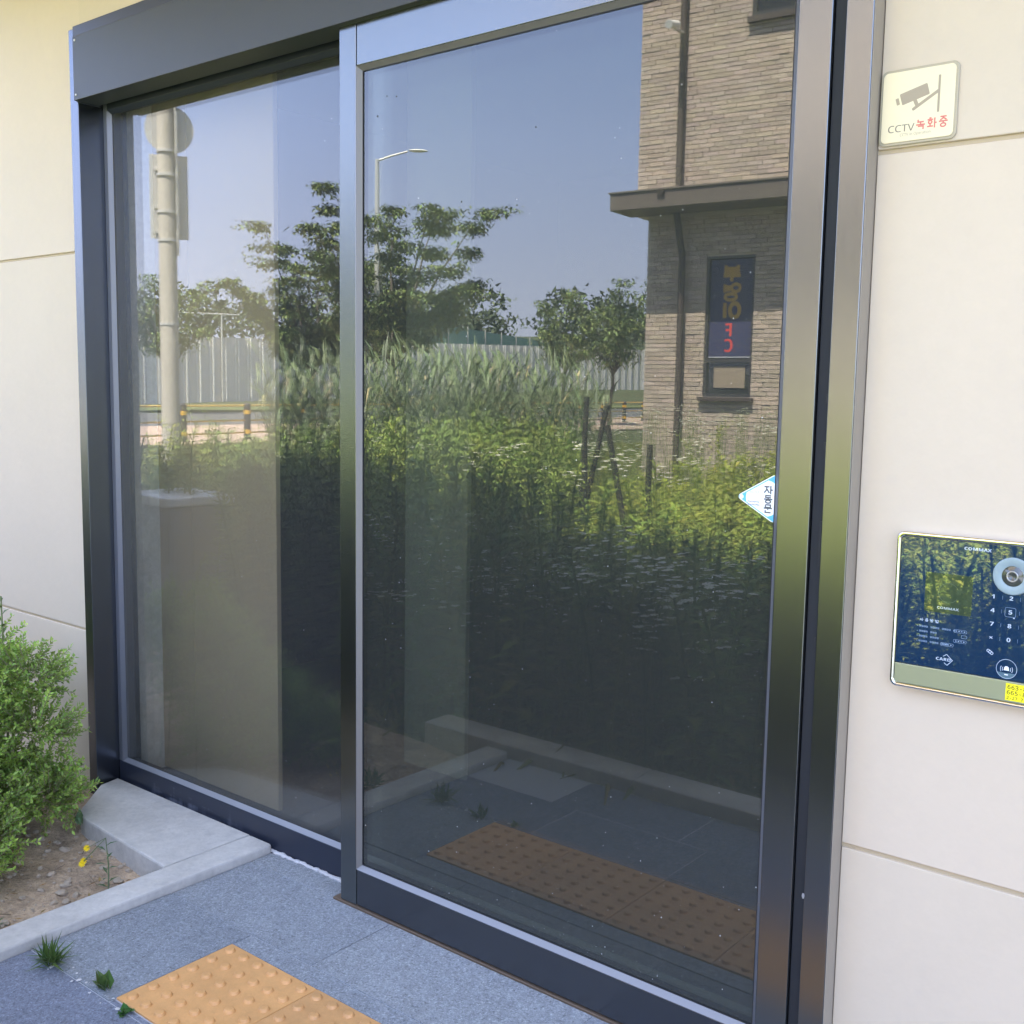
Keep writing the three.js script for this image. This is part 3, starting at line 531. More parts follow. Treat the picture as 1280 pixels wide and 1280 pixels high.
{
  const sh = thing('shrub', [-2.5, -0.03, 0.37], 'small leafy green shrub at the left jamb of the entrance', 'shrub');
  const s = new Soup(), br = [];
  // leafy shoots inside an uneven mound; leaves in opposite pairs
  const shoot = (a, d, L, tone) => {
    const p = a.clone(), v = d.clone(), n = Math.max(4, Math.round(L / 0.0095)); let prev = p.clone();
    for (let i = 0; i < n; i++) {
      v.addScaledVector(rdir(), 0.1).addScaledVector(UP, 0.03).normalize(); p.addScaledVector(v, L / n);
      if (i % 3 === 2 || i === n - 1) { br.push(rod(prev, p, 0.0013, 0.001, 3)); prev = p.clone(); }
      const ax = V().crossVectors(v, rdir()).normalize(), k = i / n;
      for (const sg of [-1, 1]) {
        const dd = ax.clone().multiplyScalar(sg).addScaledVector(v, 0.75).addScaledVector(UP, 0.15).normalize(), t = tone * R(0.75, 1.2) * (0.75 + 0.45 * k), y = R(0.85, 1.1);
        leaf3(s, p, dd, V().crossVectors(dd, ax).add(UP).normalize(), R(0.012, 0.02), R(0.007, 0.0105), [t * y, t, t * 0.9]);
      }
    }
  };
  const lobes = [[0.02, 0.34, 0.02, 0.19], [-0.16, 0.4, -0.02, 0.24], [0.17, 0.29, -0.08, 0.13], [0.06, 0.14, 0.0, 0.15], [0.02, 0.14, 0.17, 0.18], [0.12, 0.1, -0.1, 0.11], [-0.2, 0.2, 0.14, 0.25], [0.1, 0.43, -0.1, 0.12], [0.06, 0.05, 0.24, 0.13], [0.1, 0.2, 0.1, 0.14], [-0.12, 0.1, 0.3, 0.18], [0.2, 0.12, -0.1, 0.1], [0.0, 0.06, 0.38, 0.13], [0.12, 0.02, 0.16, 0.1], [0.06, 0.03, 0.46, 0.09], [0.26, 0.12, -0.07, 0.1], [0.24, 0.14, 0.08, 0.12], [0.34, 0.09, 0.17, 0.12], [0.42, 0.05, 0.25, 0.09]];
  for (const [x, y, z, r] of lobes) {
    const c = V(x, y, z), tone0 = R(0.85, 1.1);
    br.push(rod(V(x * 0.3, 0, z * 0.3), V(x * 0.6, y * 0.55, z * 0.6), 0.006, 0.004, 5), rod(V(x * 0.6, y * 0.55, z * 0.6), c, 0.004, 0.002, 5));
    const nS = Math.round(r * r * 8200);
    for (let i = 0; i < nS; i++) {
      const d = rdir(); d.y = d.y * 0.7 + 0.3; d.normalize();
      const rr0 = r * Math.pow(rnd(), 0.45), a = c.clone().addScaledVector(d, rr0 * 0.72);
      if (a.y < 0.0) continue;
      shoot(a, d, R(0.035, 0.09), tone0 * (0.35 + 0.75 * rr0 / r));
    }
  }
  for (const [x, y, z] of [[0.12, 0.36, 0.0], [0.05, 0.44, -0.06], [0.19, 0.27, -0.08], [-0.06, 0.42, 0.05], [0.22, 0.3, -0.06], [-0.1, 0.56, 0.0], [-0.02, 0.5, 0.04], [0.08, 0.5, -0.04], [0.2, 0.2, 0.12], [0.3, 0.14, 0.1]]) shoot(V(x, y, z), V(x * 0.6, 0.9, R(-0.2, 0.2)).normalize(), R(0.1, 0.16), 1.1);
  br.push(rod(V(0.06, 0.02, 0.14), V(0.12, 0.3, 0.06), 0.005, 0.004, 6), rod(V(-0.05, 0.02, 0.2), V(0.02, 0.2, 0.2), 0.004, 0.003, 5));
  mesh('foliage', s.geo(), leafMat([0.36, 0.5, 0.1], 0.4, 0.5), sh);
  mesh('branch', merge(br), std([0.26, 0.22, 0.13], 0.8), sh);
  // dead leaves and twigs on the soil below
  { seed = 91; const l = new Soup(); for (let i = 0; i < 70; i++) { const a = R(0, 6.28), d = V(Math.cos(a), R(-0.05, 0.25), Math.sin(a)).normalize(), t = R(0.5, 1.2); leaf3(l, V(R(-2.5, -1.78), R(-0.045, -0.03) + 0.012, R(0.28, 0.9)), d, UP, R(0.012, 0.03), R(0.006, 0.012), [t, t * R(0.75, 1), t * 0.6]); }
    const tw = []; for (let i = 0; i < 26; i++) { const a = R(0, 6.28), p = V(R(-2.45, -1.8), -0.03, R(0.28, 0.9)); tw.push(rod(p, p.clone().add(V(Math.cos(a) * R(0.02, 0.07), R(-0.004, 0.01), Math.sin(a) * R(0.02, 0.07))), 0.0013, 0.0009, 4)); }
    const li = thing('leaf_litter', [0, 0, 0], 'dead leaves and twigs lying on the planter soil', 'litter', null, 'stuff'); mesh('dead_leaves', l.geo(), std([0.34, 0.25, 0.14], 0.9, { side: THREE.DoubleSide, vertexColors: true }), li).userData.kind = 'stuff'; mesh('twigs', merge(tw), std([0.2, 0.15, 0.1], 0.9), li).userData.kind = 'stuff'; }
  // tall shoot at the left edge
  const ws = thing('tall_weed', [-2.63, -0.03, 0.22], 'single tall weed stem with narrow leaves rising behind the shrub', 'weed');
  const q = new Soup(), st = rod(V(0, 0, 0), V(0.045, 0.67, 0.03), 0.005, 0.0025, 5);
  for (let i = 0; i < 26; i++) { const k = i / 26, a = i * 2.4, p = V(0.045 * k, 0.14 + 0.53 * k, 0.03 * k); leaf3(q, p, V(Math.cos(a), 0.5 + 0.8 * k * k, Math.sin(a)).normalize(), UP, R(0.05, 0.07) * (1 - 0.45 * k), 0.014, [R(0.8, 1.1), 1, 0.9], 0.25); }
  mesh('stem', st, std([0.22, 0.25, 0.1], 0.7), ws); mesh('leaves', q.geo(), leafMat([0.15, 0.2, 0.06]), ws);
}
{ // yellow flowered weed in the planter
  const w = thing('flowering_weed', [-1.79, -0.03, 0.38], 'thin weed with three small yellow flowers in the planter soil', 'weed');
  const s = new Soup(), stems = [], base = V(0, 0, 0);
  stems.push(rod(base, V(-0.03, 0.07, -0.02), 0.0022, 0.002, 5), rod(V(-0.03, 0.07, -0.02), V(-0.075, 0.125, -0.04), 0.002, 0.0012, 5));
  const heads = [[-0.118, 0.062, 0.0], [-0.1, 0.064, 0.015], [-0.118, 0.094, -0.01]];
  for (const h of heads) stems.push(rod(V(-0.075, 0.125, -0.04), V(...h), 0.001, 0.0009, 4));
  for (let i = 0; i < 11; i++) { const a = i * 2.4, p = V(-0.06 * i / 11, 0.012 + 0.11 * i / 11, -0.03 * i / 11); leaf3(s, p, V(Math.cos(a), 0.5, Math.sin(a)).normalize(), UP, 0.035, 0.009, [R(0.7, 1), 1, 1], 0.2); }
  mesh('stem', merge(stems), std([0.12, 0.15, 0.06], 0.7), w); mesh('leaves', s.geo(), leafMat([0.11, 0.16, 0.06]), w);
  const pet = new THREE.MeshStandardMaterial({ color: new THREE.Color().setRGB(0.85, 0.62, 0.01), roughness: 0.6, side: THREE.DoubleSide });
  for (const h of heads) { const f = new Soup(); const nrm = V(0.7, 0.45, 0.6).normalize(), e1 = V().crossVectors(nrm, UP).normalize(), e2 = V().crossVectors(nrm, e1); for (let r = 0; r < 2; r++) for (let i = 0; i < 12; i++) { const a = i / 12 * 6.283 + r * 0.26, d = e1.clone().multiplyScalar(Math.cos(a)).addScaledVector(e2, Math.sin(a)).addScaledVector(nrm, 0.25 + 0.3 * r).normalize(); leaf3(f, V(...h), d, nrm, 0.0105 - r * 0.003, 0.0042); } mesh('flower', f.geo(), pet, w); }
}
function tuft(name, pos, n, L, Wd, up, label, col) {
  const o = thing(name, pos, label, 'weed'), s = new Soup();
  for (let i = 0; i < n; i++) { const a = R(0, 6.28), e = R(up, 1), d = V(Math.cos(a) * (1 - e), e, Math.sin(a) * (1 - e)).normalize(), b = V(R(-1, 1) * L * 0.16, 0, R(-1, 1) * L * 0.16); leaf3(s, b, d, V(-d.x, 0.6, -d.z).normalize(), L * R(0.5, 1), Wd * R(0.7, 1.2), [R(0.75, 1.15), R(0.9, 1.1), 0.9], R(0, 0.35)); }
  mesh('leaves', s.geo(), leafMat(col), o); return o;
}
tuft('grass_tuft', [-1.535, -0.002, 0.672], 60, 0.085, 0.008, 0.25, 'tuft of green grass at the kerb by the paving edge', [0.1, 0.17, 0.035]);
tuft('seedling_weed', [-1.352, -0.002, 0.648], 13, 0.06, 0.02, 0.3, 'little broad leaved weed growing at the corner of the tactile tile', [0.1, 0.17, 0.04]);
tuft('creeping_weed', [-1.238, -0.002, 0.668], 16, 0.03, 0.016, 0.05, 'tiny round leaved weed flat beside the tactile tile edge', [0.08, 0.2, 0.04]);
tuft('soil_weed', [-1.775, -0.035, 0.5], 9, 0.035, 0.012, 0.25, 'small sprout in the soil against the planter kerb', [0.12, 0.15, 0.04]);
tuft('planter_grass', [-1.86, -0.035, 0.68], 40, 0.08, 0.014, 0.15, 'low green weeds in the soil at the planter front corner', [0.1, 0.17, 0.05]);
tuft('jamb_weed', [-2.21, 0.0, 0.22], 6, 0.075, 0.022, 0.5, 'pale leafy sprout between shrub and kerb end', [0.2, 0.27, 0.14]);

// ================================================================ across the paving: what the glass reflects
// ---- tall weeds
{
  const W = thing('weed_field', [0, 0, 0], 'waist high green weeds growing beyond the front kerb', 'weeds', null, 'stuff');
  const variants = [];
  for (let v = 0; v < 4; v++) {
    const s = new Soup(), H = 1;
    const lean = V(R(-0.08, 0.08), 1, R(-0.08, 0.08));
    const P = (k) => V(lean.x * k * k, k * H, lean.z * k * k);
    for (let i = 0; i < 5; i++) { const a = P(i / 5), b = P((i + 1) / 5), r = 0.004; s.quad(a.clone().add(V(-r, 0, 0)), a.clone().add(V(r, 0, 0)), b.clone().add(V(r, 0, 0)), b.clone().add(V(-r, 0, 0)), [0.8, 0.8, 0.6]); s.quad(a.clone().add(V(0, 0, -r)), a.clone().add(V(0, 0, r)), b.clone().add(V(0, 0, r)), b.clone().add(V(0, 0, -r)), [0.8, 0.8, 0.6]); }
    const nl = v < 3 ? 46 : 34;
    for (let i = 0; i < nl; i++) { const k = 0.15 + 0.85 * Math.pow(i / nl, 0.8), a = i * 2.4 + R(-0.3, 0.3), el = 0.2 + 0.9 * k * k, d = V(Math.cos(a), el, Math.sin(a)).normalize(), L = (v === 3 ? 0.09 : 0.13) * (1.25 - 0.75 * k) * R(0.8, 1.2), t = 0.6 + 0.5 * k; leaf3(s, P(k), d, UP, L, L * (v === 1 ? 0.3 : 0.2), [t * R(0.85, 1.2), t, t * R(0.7, 1)], 0.3); }
    if (v > 1) for (let b = 0; b < 5; b++) { // branching top
      const a = b * 1.3, o = P(0.72 + 0.05 * b), d = V(Math.cos(a) * 0.7, 1, Math.sin(a) * 0.7).normalize();
      for (let i = 0; i < 9; i++) { const k = i / 9, p = o.clone().addScaledVector(d, 0.24 * k), aa = i * 2.4; leaf3(s, p, V(Math.cos(aa), 0.9, Math.sin(aa)).normalize(), UP, 0.05 * (1.2 - k * 0.7), 0.011, [1, 1, 0.8], 0.1); }
    }
    variants.push(s.geo());
  }
  const mat = farLeaf([0.17, 0.235, 0.04], 0.6), lists = [[], [], [], []];
  const dummy = new THREE.Object3D();
  const inBed = (x, z) => z > 1.36 && z > 1.829 - 0.487 * (0.709 - x) + 0.32 + (x > 0.25 ? 9 : 0) && x < 2 + (z - 1.3) * 0.15;
  const want = (x, z) => {
    if (!inBed(x, z)) return 0;
    const dist = Math.hypot(x - 0.7, z + 1.8);
    if (z > 12.4 + 0.1 * (x + 8)) return 0;
    if (x < -7.6) return 0; if (x < -4.4 && z > 3.6 + Math.max(0, x + 7) * 1.6 && x < -5.4) return z < 9 && x > -7.2 ? 0.4 : 0;
    if (dist < 4.6 && x > -0.95 && z < 2.3) return 0.25;   // thin, dry corner by the kerb
    if (z > 3.4 && x > -5.6 + (z - 4) * 0.1) return 0.55;
    return z < 3.4 ? 0.5 : 0.9;
  };
  for (let i = 0; i < 30000 && lists.reduce((a, l) => a + l.length, 0) < 3300; i++) {
    const near = rnd() < 0.5, x = near ? R(-5.5, 0.3) : R(-8, -1), z = near ? 1.34 + Math.pow(rnd(), 1.2) * 4.5 : R(1.4, 13); if (rnd() > want(x, z)) continue;
    const v = (rnd() * 4) | 0, clump = Math.sin(x * 2.1 + z * 1.3) * 0.5 + Math.sin(x * 0.9 - z * 2.2) * 0.5, right = x > -1.65 - (z - 1.4) * 0.72, low = z > 3.3 && right, h = low ? 0.42 + 0.1 * clump + R(-0.12, 0.14) + (rnd() < 0.04 ? 0.3 : 0) : right ? 0.6 + 0.06 * clump + R(-0.12, 0.12) + (rnd() < 0.06 ? R(0.2, 0.4) : 0) : 0.8 + 0.12 * clump + R(-0.18, 0.2), w = R(0.9, 1.5);
    dummy.position.set(x, -0.1, z); dummy.rotation.set(R(-0.12, 0.12), R(0, 6.28), R(-0.12, 0.12)); dummy.scale.set(w, h + 0.1, w); dummy.updateMatrix(); lists[v].push([dummy.matrix.clone(), low ? R(1.2, 1.95) : R(0.65, 1.4), low ? R(1.0, 1.35) : R(0.8, 1.2)]);
  }
  variants.forEach((g, v) => {
    const im = new THREE.InstancedMesh(g, mat, lists[v].length); im.name = 'weed_stems'; im.castShadow = im.receiveShadow = true; im.userData.kind = 'stuff';
    lists[v].forEach(([m, t, y], i) => { im.setMatrixAt(i, m); im.setColorAt(i, new THREE.Color().setRGB(t * y, t, t * 0.9)); }); W.add(im);
  });
  // low ground cover
  const gs = new Soup();
  for (let i = 0; i < 46; i++) { const a = R(0, 6.28), e = R(0.1, 1), d = V(Math.cos(a) * (1.1 - e), e, Math.sin(a) * (1.1 - e)).normalize(); leaf3(gs, V(R(-0.14, 0.14), 0, R(-0.14, 0.14)), d, UP, R(0.1, 0.3), R(0.008, 0.02), [R(0.7, 1.2), 1, 0.8], 0.5); }
  const gg = gs.geo(), gl = [];
  for (let i = 0; i < 20000 && gl.length < 5200; i++) { const near = rnd() < 0.5, x = near ? R(-6, 0.4) : R(-20, 2), z = near ? R(1.3, 5) : R(1.4, 22); if (!(inBed(x, z)) && !(z > 4 && x < -6 && x > -19) && !(z > 13 && x < 2 && x > -8.5 && false)) continue; if (x > -9 && z > 12.2) continue; dummy.position.set(x, -0.11, z); dummy.rotation.set(0, R(0, 6.28), 0); const k = R(0.7, 1.4); dummy.scale.set(k, k * R(0.7, 1.2), k); dummy.updateMatrix(); gl.push(dummy.matrix.clone()); }
  const cover = new THREE.InstancedMesh(gg, farLeaf([0.13, 0.17, 0.04]), gl.length); cover.name = 'ground_cover'; cover.castShadow = cover.receiveShadow = true; gl.forEach((m, i) => { cover.setMatrixAt(i, m); const t = R(0.7, 1.2); cover.setColorAt(i, new THREE.Color().setRGB(t * R(0.9, 1.5), t, t)); });
  tag(cover, 'low rough grass between and beyond the tall weeds', 'grass', null, 'stuff'); scene.add(cover);
  // white wild flowers: clusters of small heads on thin stems
  const fs = new Soup();
  for (let b = 0; b < 6; b++) { const a = b * 1.05, tip = V(Math.cos(a) * 0.05 * (b ? 1 : 0), 0.97 + R(-0.04, 0.04), Math.sin(a) * 0.05 * (b ? 1 : 0)); fs.quad(V(-0.0015, 0, 0), V(0.0015, 0, 0), tip.clone().add(V(0.001, 0, 0)), tip.clone().add(V(-0.001, 0, 0)), [0.2, 0.25, 0.08]); for (let i = 0; i < 7; i++) { const t = i / 7 * 6.283; leaf3(fs, tip, V(Math.cos(t), 0.12, Math.sin(t)).normalize(), UP, 0.018, 0.014, [1, 1, 0.95]); } }
  const fg = fs.geo(), fl = [];
  const put = (x, z, h) => { dummy.position.set(x, -0.05, z); dummy.rotation.set(R(-0.1, 0.1), R(0, 6.28), R(-0.1, 0.1)); const k = R(0.8, 1.25); dummy.scale.set(k, h + 0.05, k); dummy.updateMatrix(); fl.push(dummy.matrix.clone()); };
  for (let i = 0; i < 190; i++) put(R(-2.9, -1.0), 1.42 + Math.pow(rnd(), 1.3) * 0.8, R(0.35, 0.72));
  for (let i = 0; i < 260; i++) put(R(-7, -2.6), R(6.5, 12.2), R(0.8, 1.15));
  for (let i = 0; i < 120; i++) put(R(-5.8, -2.4), R(2.4, 6), R(0.75, 0.98));
  const flowers = new THREE.InstancedMesh(fg, farLeaf([0.88, 0.87, 0.8]), fl.length); flowers.name = 'white_wildflowers'; flowers.castShadow = flowers.receiveShadow = true; fl.forEach((m, i) => flowers.setMatrixAt(i, m));
  tag(flowers, 'scattered small white wildflowers among the tall weeds', 'wildflowers', null, 'stuff'); scene.add(flowers);
}
// ---- reed bed
{
  const s = new Soup(), dry = new Soup();
  const inside = (x, z) => { const u = (x + 7.35) / 2.0, v = (z - 6.7) / 2.0, c = 0.75, w = u * c + v * 0.3, q = -u * 0.2 + v; return u * u + v * v + w * q * 0.4 < 1; };
  for (let i = 0; i < 1700; i++) {
    const x = R(-10.2, -4.4), z = R(4.4, 9.6); if (!inside(x, z)) continue;
    const edge = Math.min(1, 1.7 - Math.abs((x + 7.3) / 1.7)), h = (1.0 + 0.72 * Math.max(0.05, edge) * R(0.45, 1.1)), lean = V(R(-0.2, 0.2), 1, R(-0.2, 0.2)), isDry = rnd() < (x < -8.1 ? 0.2 : 0.025), S = isDry ? dry : s;
    const P = (k) => V(x + lean.x * k * k * h, k * h - 0.1, z + lean.z * k * k * h), c0 = [R(0.8, 1.15), 1, R(0.85, 1.05)];
    for (let j = 0; j < 3; j++) { const a = P(j / 3), b = P((j + 1) / 3), r = 0.004; S.quad(a.clone().add(V(-r, 0, r)), a.clone().add(V(r, 0, -r)), b.clone().add(V(r, 0, -r)), b.clone().add(V(-r, 0, r)), c0); }
    const nb = isDry ? 4 : 9;
    for (let j = 0; j < nb; j++) {
      const k = 0.3 + 0.7 * j / nb, a = j * 2.7 + R(-0.6, 0.6), L = R(0.32, 0.58) * (1.1 - 0.3 * k), w = R(0.014, 0.025), d = V(Math.cos(a), R(1.0, 2.6), Math.sin(a)).normalize(), b = P(k), sd = V().crossVectors(d, UP).normalize().multiplyScalar(w / 2), t = 0.5 + 1.0 * Math.pow(rnd(), 1.4), col = [t * R(0.85, 1.05), t, t * R(0.8, 1.05)];
      const m = b.clone().addScaledVector(d, L * 0.5), e = b.clone().addScaledVector(d, L).addScaledVector(UP, -L * R(0.05, 0.4)).add(V(d.x, 0, d.z).multiplyScalar(L * 0.2));
      S.tri(b, m.clone().add(sd), m.clone().sub(sd), col); S.tri(m.clone().sub(sd), m.clone().add(sd), e, col);
    }
  }
  const bed = thing('reed_bed', [0, 0, 0], 'dense stand of head high reeds behind the weeds', 'reeds', null, 'stuff');
  mesh('green_reeds', s.geo(), farLeaf([0.17, 0.215, 0.1], 0.5), bed).userData.kind = 'stuff';
  mesh('dry_reeds', dry.geo(), farLeaf([0.42, 0.34, 0.2], 0.7), bed).userData.kind = 'stuff';
}
// ---- stakes stuck in the weeds
{
  const list = [[[-3.62, -0.1, 4.3], [-3.63, 1.25, 4.4], 'straight dark stake standing upright among the weeds'], [[-3.66, -0.1, 4.25], [-3.42, 1.2, 4.34], 'dark stake leaning across the upright stake'], [[-3.05, -0.1, 3.6], [-3.08, 1.05, 3.6], 'short dark stake in the weeds right of the leaning one'], [[-2.72, -0.1, 3.72], [-2.95, 1.09, 3.65], 'slanted dark stake nearest the brick building'], [[-2.72, -0.1, 3.74], [-2.71, 0.98, 3.75], 'thin stake meeting the slanted one at its foot']];
  for (const [a, b, l] of list) { const o = mesh('garden_stake', rod(V(...a), V(...b), 0.02, 0.018, 8), std([0.03, 0.026, 0.022], 0.8)); tag(o, l, 'stake', 'stakes standing in the weeds'); }
}
// ---- pale cabinet among the weeds
{
  const c = thing('utility_cabinet', [-4.22, -0.05, 1.42], 'pale grey utility cabinet with sloped lid beside the weeds', 'cabinet'); c.rotation.y = 0.12;
  mesh('cabinet_body', box(-0.3, 0.15, 0, 0.72, -0.16, 0.16, 0.01), M.cab, c);
  mesh('lid', box(-0.33, 0.18, 0.722, 0.77, -0.2, 0.2, 0.01), M.white, c);
  mesh('panel', box(-0.12, 0.14, 0.42, 0.64, -0.172, -0.161, 0.004), std([0.2, 0.21, 0.2], 0.5), c);
}
// ---- brick building
{
  const b = thing('brick_building', [-8.454, 0, 12.799], 'pale brown brick building with projecting eaves and a tall narrow window', 'building');
  b.rotation.y = -Math.atan2(0.1045, 0.9945);
  const L = 6.5;
  const g1 = fbm(256, 32, 3, 900, 0.7);
  const brickMat = std([0.53, 0.44, 0.375], 0.9, { bumpMap: gray(256, (i) => g1[i], 8), bumpScale: 0.003 }), mortar = std([0.58, 0.5, 0.43], 0.95), brown = std([0.075, 0.055, 0.048], 0.6), dark = std([0.05, 0.048, 0.05], 0.5);
  const win = [0.98, 1.74, 1.22, 3.3], up = [1.54, 2.6, 6.62, 8.2];
  // core: walls set behind the brick skin with the openings left free
  const hole = (x0, x1, y0, y1, w, z0, z1) => [box(x0, w[0], y0, y1, z0, z1), box(w[1], x1, y0, y1, z0, z1), box(w[0], w[1], y0, w[2], z0, z1), box(w[0], w[1], w[3], y1, z0, z1)];
  mesh('wall_core', merge([...hole(0.01, L, -0.2, 3.95, win, 0.02, 0.25), ...hole(-0.19, L, 3.951, 8.6, up, 0.021, 0.25), box(0.01, 0.2, -0.2, 3.95, 0.251, 6), box(-0.19, 0.0, 3.951, 8.6, 0.251, 6), box(L - 0.2, L, -0.2, 8.6, 0.251, 6), box(0.2, L - 0.2, -0.2, 8.6, 5.8, 6)]), mortar, b);
  mesh('roof', box(-0.3, L + 0.1, 8.602, 8.8, -0.1, 6.1, 0.01), brown, b);
  const bh = 0.056, bl = 0.24, j = 0.009, place = [];
  for (let band = 0; band < 2; band++) {
    const x00 = band ? -0.2 : 0, yA = band ? 4.24 : -0.05, yB = band ? 8.6 : 3.94, w = band ? up : win;
    let row = 0; for (let y = yA; y + bh < yB; y += bh + j, row++) {
      let x = x00 - [0, 0.5, 0.25, 0.75, 0.33][row % 5] * bl;
      while (x < L) {
        let a = Math.max(x, x00), e = Math.min(x + bl, L);
        const cuts = (y + bh > w[2] && y < w[3]) ? [[a, Math.min(e, w[0])], [Math.max(a, w[1]), e]] : [[a, e]];
        for (const [p, q] of cuts) if (q - p > 0.02) place.push([(p + q) / 2, y + bh / 2, q - p, (y > yB - 0.2)]);
        x += bl + j;
      }
    }
  }
  place.sort((p, q) => Math.hypot(p[0] - 2.3, p[1] - 2) - Math.hypot(q[0] - 2.3, q[1] - 2));
  const unit = uvm(new THREE.BoxGeometry(1, bh, 0.05)), shown = place.splice(0, 300), tones = [0.84, 0.92, 1, 1.08, 1.15].map((t) => { const m = brickMat.clone(); m.color.multiply(new THREE.Color().setRGB(t, t * R(0.97, 1.02), t * R(0.94, 1.03))); return m; });
  for (const [x, y, w] of shown) { const k = mesh('brick', unit, tones[(rnd() * 5) | 0], b); k.position.set(x, y, R(0.015, 0.026)); k.scale.set(w, 1, 1); }
  const im = new THREE.InstancedMesh(unit, brickMat, place.length), d = new THREE.Object3D(), c = new THREE.Color();
  im.name = 'brickwork'; im.userData.kind = 'stuff'; im.castShadow = im.receiveShadow = true;
  place.forEach(([x, y, w], i) => { d.position.set(x, y, R(0.015, 0.026)); d.scale.set(w, 1, 1); d.updateMatrix(); im.setMatrixAt(i, d.matrix); const t = R(0.82, 1.16); im.setColorAt(i, c.setRGB(t, t * R(0.96, 1.02), t * R(0.92, 1.03))); });
  b.add(im);
  mesh('eaves', merge([box(-0.31, L, 3.955, 4.2, -0.7, 0.0, 0.01), box(-0.33, L, 4.2, 4.225, -0.72, 0.0, 0.004)]), std([0.14, 0.115, 0.1], 0.6), b);
  const dp = rod(V(0.62, -0.1, -0.09), V(0.62, 3.4, -0.09), 0.055, 0.055, 4), dq = rod(V(0.52, 4.25, -0.08), V(0.52, 8.6, -0.08), 0.055, 0.055, 4);
  mesh('downpipe', merge([dp, dq, rod(V(0.62, 3.3, -0.09), V(0.53, 3.96, -0.16), 0.055, 0.055, 4), rod(V(0.53, 4.16, -0.74), V(0.53, 4.3, -0.1), 0.06, 0.06, 4), box(0.43, 0.62, 4.22, 4.3, -0.2, -0.03)]), brown, b);
  const w = mesh('window', merge([box(0.98, 1.02, 1.22, 3.3, 0.02, 0.1), box(1.70, 1.74, 1.22, 3.3, 0.02, 0.1), box(1.02, 1.70, 3.26, 3.3, 0.02, 0.1), box(1.02, 1.70, 1.22, 1.27, 0.02, 0.1), box(1.02, 1.70, 1.74, 1.79, 0.021, 0.1)]), dark, b);
  mesh('pane', box(1.02, 1.70, 1.27, 3.26, 0.075, 0.08), phys([0.75, 0.77, 0.78], 0, { transmission: 0.97, thickness: 0, ior: 1.6 }), w);
  mesh('backing', box(0.98, 1.74, 1.22, 3.3, 0.2505, 0.27), dark, w);
  mesh('sill', box(0.93, 1.79, 1.16, 1.218, -0.09, 0.12, 0.004), brown, w);
  mesh('panel', box(1.13, 1.62, 1.36, 1.68, 0.06, 0.07), std([0.32, 0.26, 0.2], 0.8), w);
  const u = mesh('window', merge([box(1.54, 1.6, 6.62, 8.2, 0.02, 0.1), box(2.54, 2.6, 6.62, 8.2, 0.02, 0.1), box(1.6, 2.54, 6.62, 6.7, 0.02, 0.1)]), dark, b); mesh('pane', box(1.6, 2.54, 6.7, 8.2, 0.055, 0.06), std([0.03, 0.03, 0.034], 0.08), u); mesh('sill', box(1.5, 2.64, 6.54, 6.618, -0.09, 0.12, 0.004), brown, u);
  // wall camera on its bracket
  const cm = thing('wall_camera', [0, 0, 0], 'white wall camera on the upper brick wall by the downpipe', 'camera'); cm.position.copy(V(0.52, 6.55, -0.1).applyMatrix4(new THREE.Matrix4().makeRotationY(b.rotation.y)).add(b.position)); cm.rotation.y = b.rotation.y;
  mesh('bracket', merge([rod(V(0, 0, 0.0), V(0.02, -0.03, -0.3), 0.025, 0.025, 6), rod(V(0.02, -0.03, -0.3), V(0.02, 0.01, -0.34), 0.02, 0.02, 6)]), M.galv, cm);
  const hb = new THREE.CylinderGeometry(0.055, 0.06, 0.3, 14); hb.rotateX(Math.PI / 2 - 0.25); hb.translate(0.0, 0.02, -0.36); mesh('housing', strip(hb), M.white, cm);
  // banner behind the window
  const ban = canvasTex(512, 1024, (c2, W, H) => {
    c2.fillStyle = '#3a3c60'; c2.fillRect(0, 0, W, H); c2.fillStyle = '#d9d9e2'; c2.fillRect(0, H - 8, W, 8);
    c2.strokeStyle = '#b8923e'; hangul(c2, 'bu', 150, 60, 210, 170, 42); hangul(c2, 'yeong', 150, 255, 210, 170, 36); hangul(c2, 'i', 150, 450, 210, 160, 46);
    c2.fillStyle = '#d84a48'; c2.font = 'bold 190px sans-serif'; c2.textAlign = 'center'; c2.fillText('F', 270, 800); c2.fillText('C', 265, 965);
  });
  const bg = thing('window_banner', [0, 0, 0], 'dark blue vertical banner with gold and red lettering in the brick building window', 'banner'); bg.position.copy(b.position); bg.rotation.y = b.rotation.y;
  const sheet = new RoundedBoxGeometry(0.66, 1.44, 0.006, 1, 0.001); sheet.rotateY(Math.PI); sheet.translate(1.36, 2.53, 0.065);
  { const p = sheet.attributes.position, uv = sheet.attributes.uv; for (let i = 0; i < p.count; i++) uv.setXY(i, 1 - (p.getX(i) - 1.03) / 0.66, (p.getY(i) - 1.81) / 1.44); }
  mesh('printed_sheet', sheet, std([1, 1, 1], 0.6, { map: ban }), bg);
}
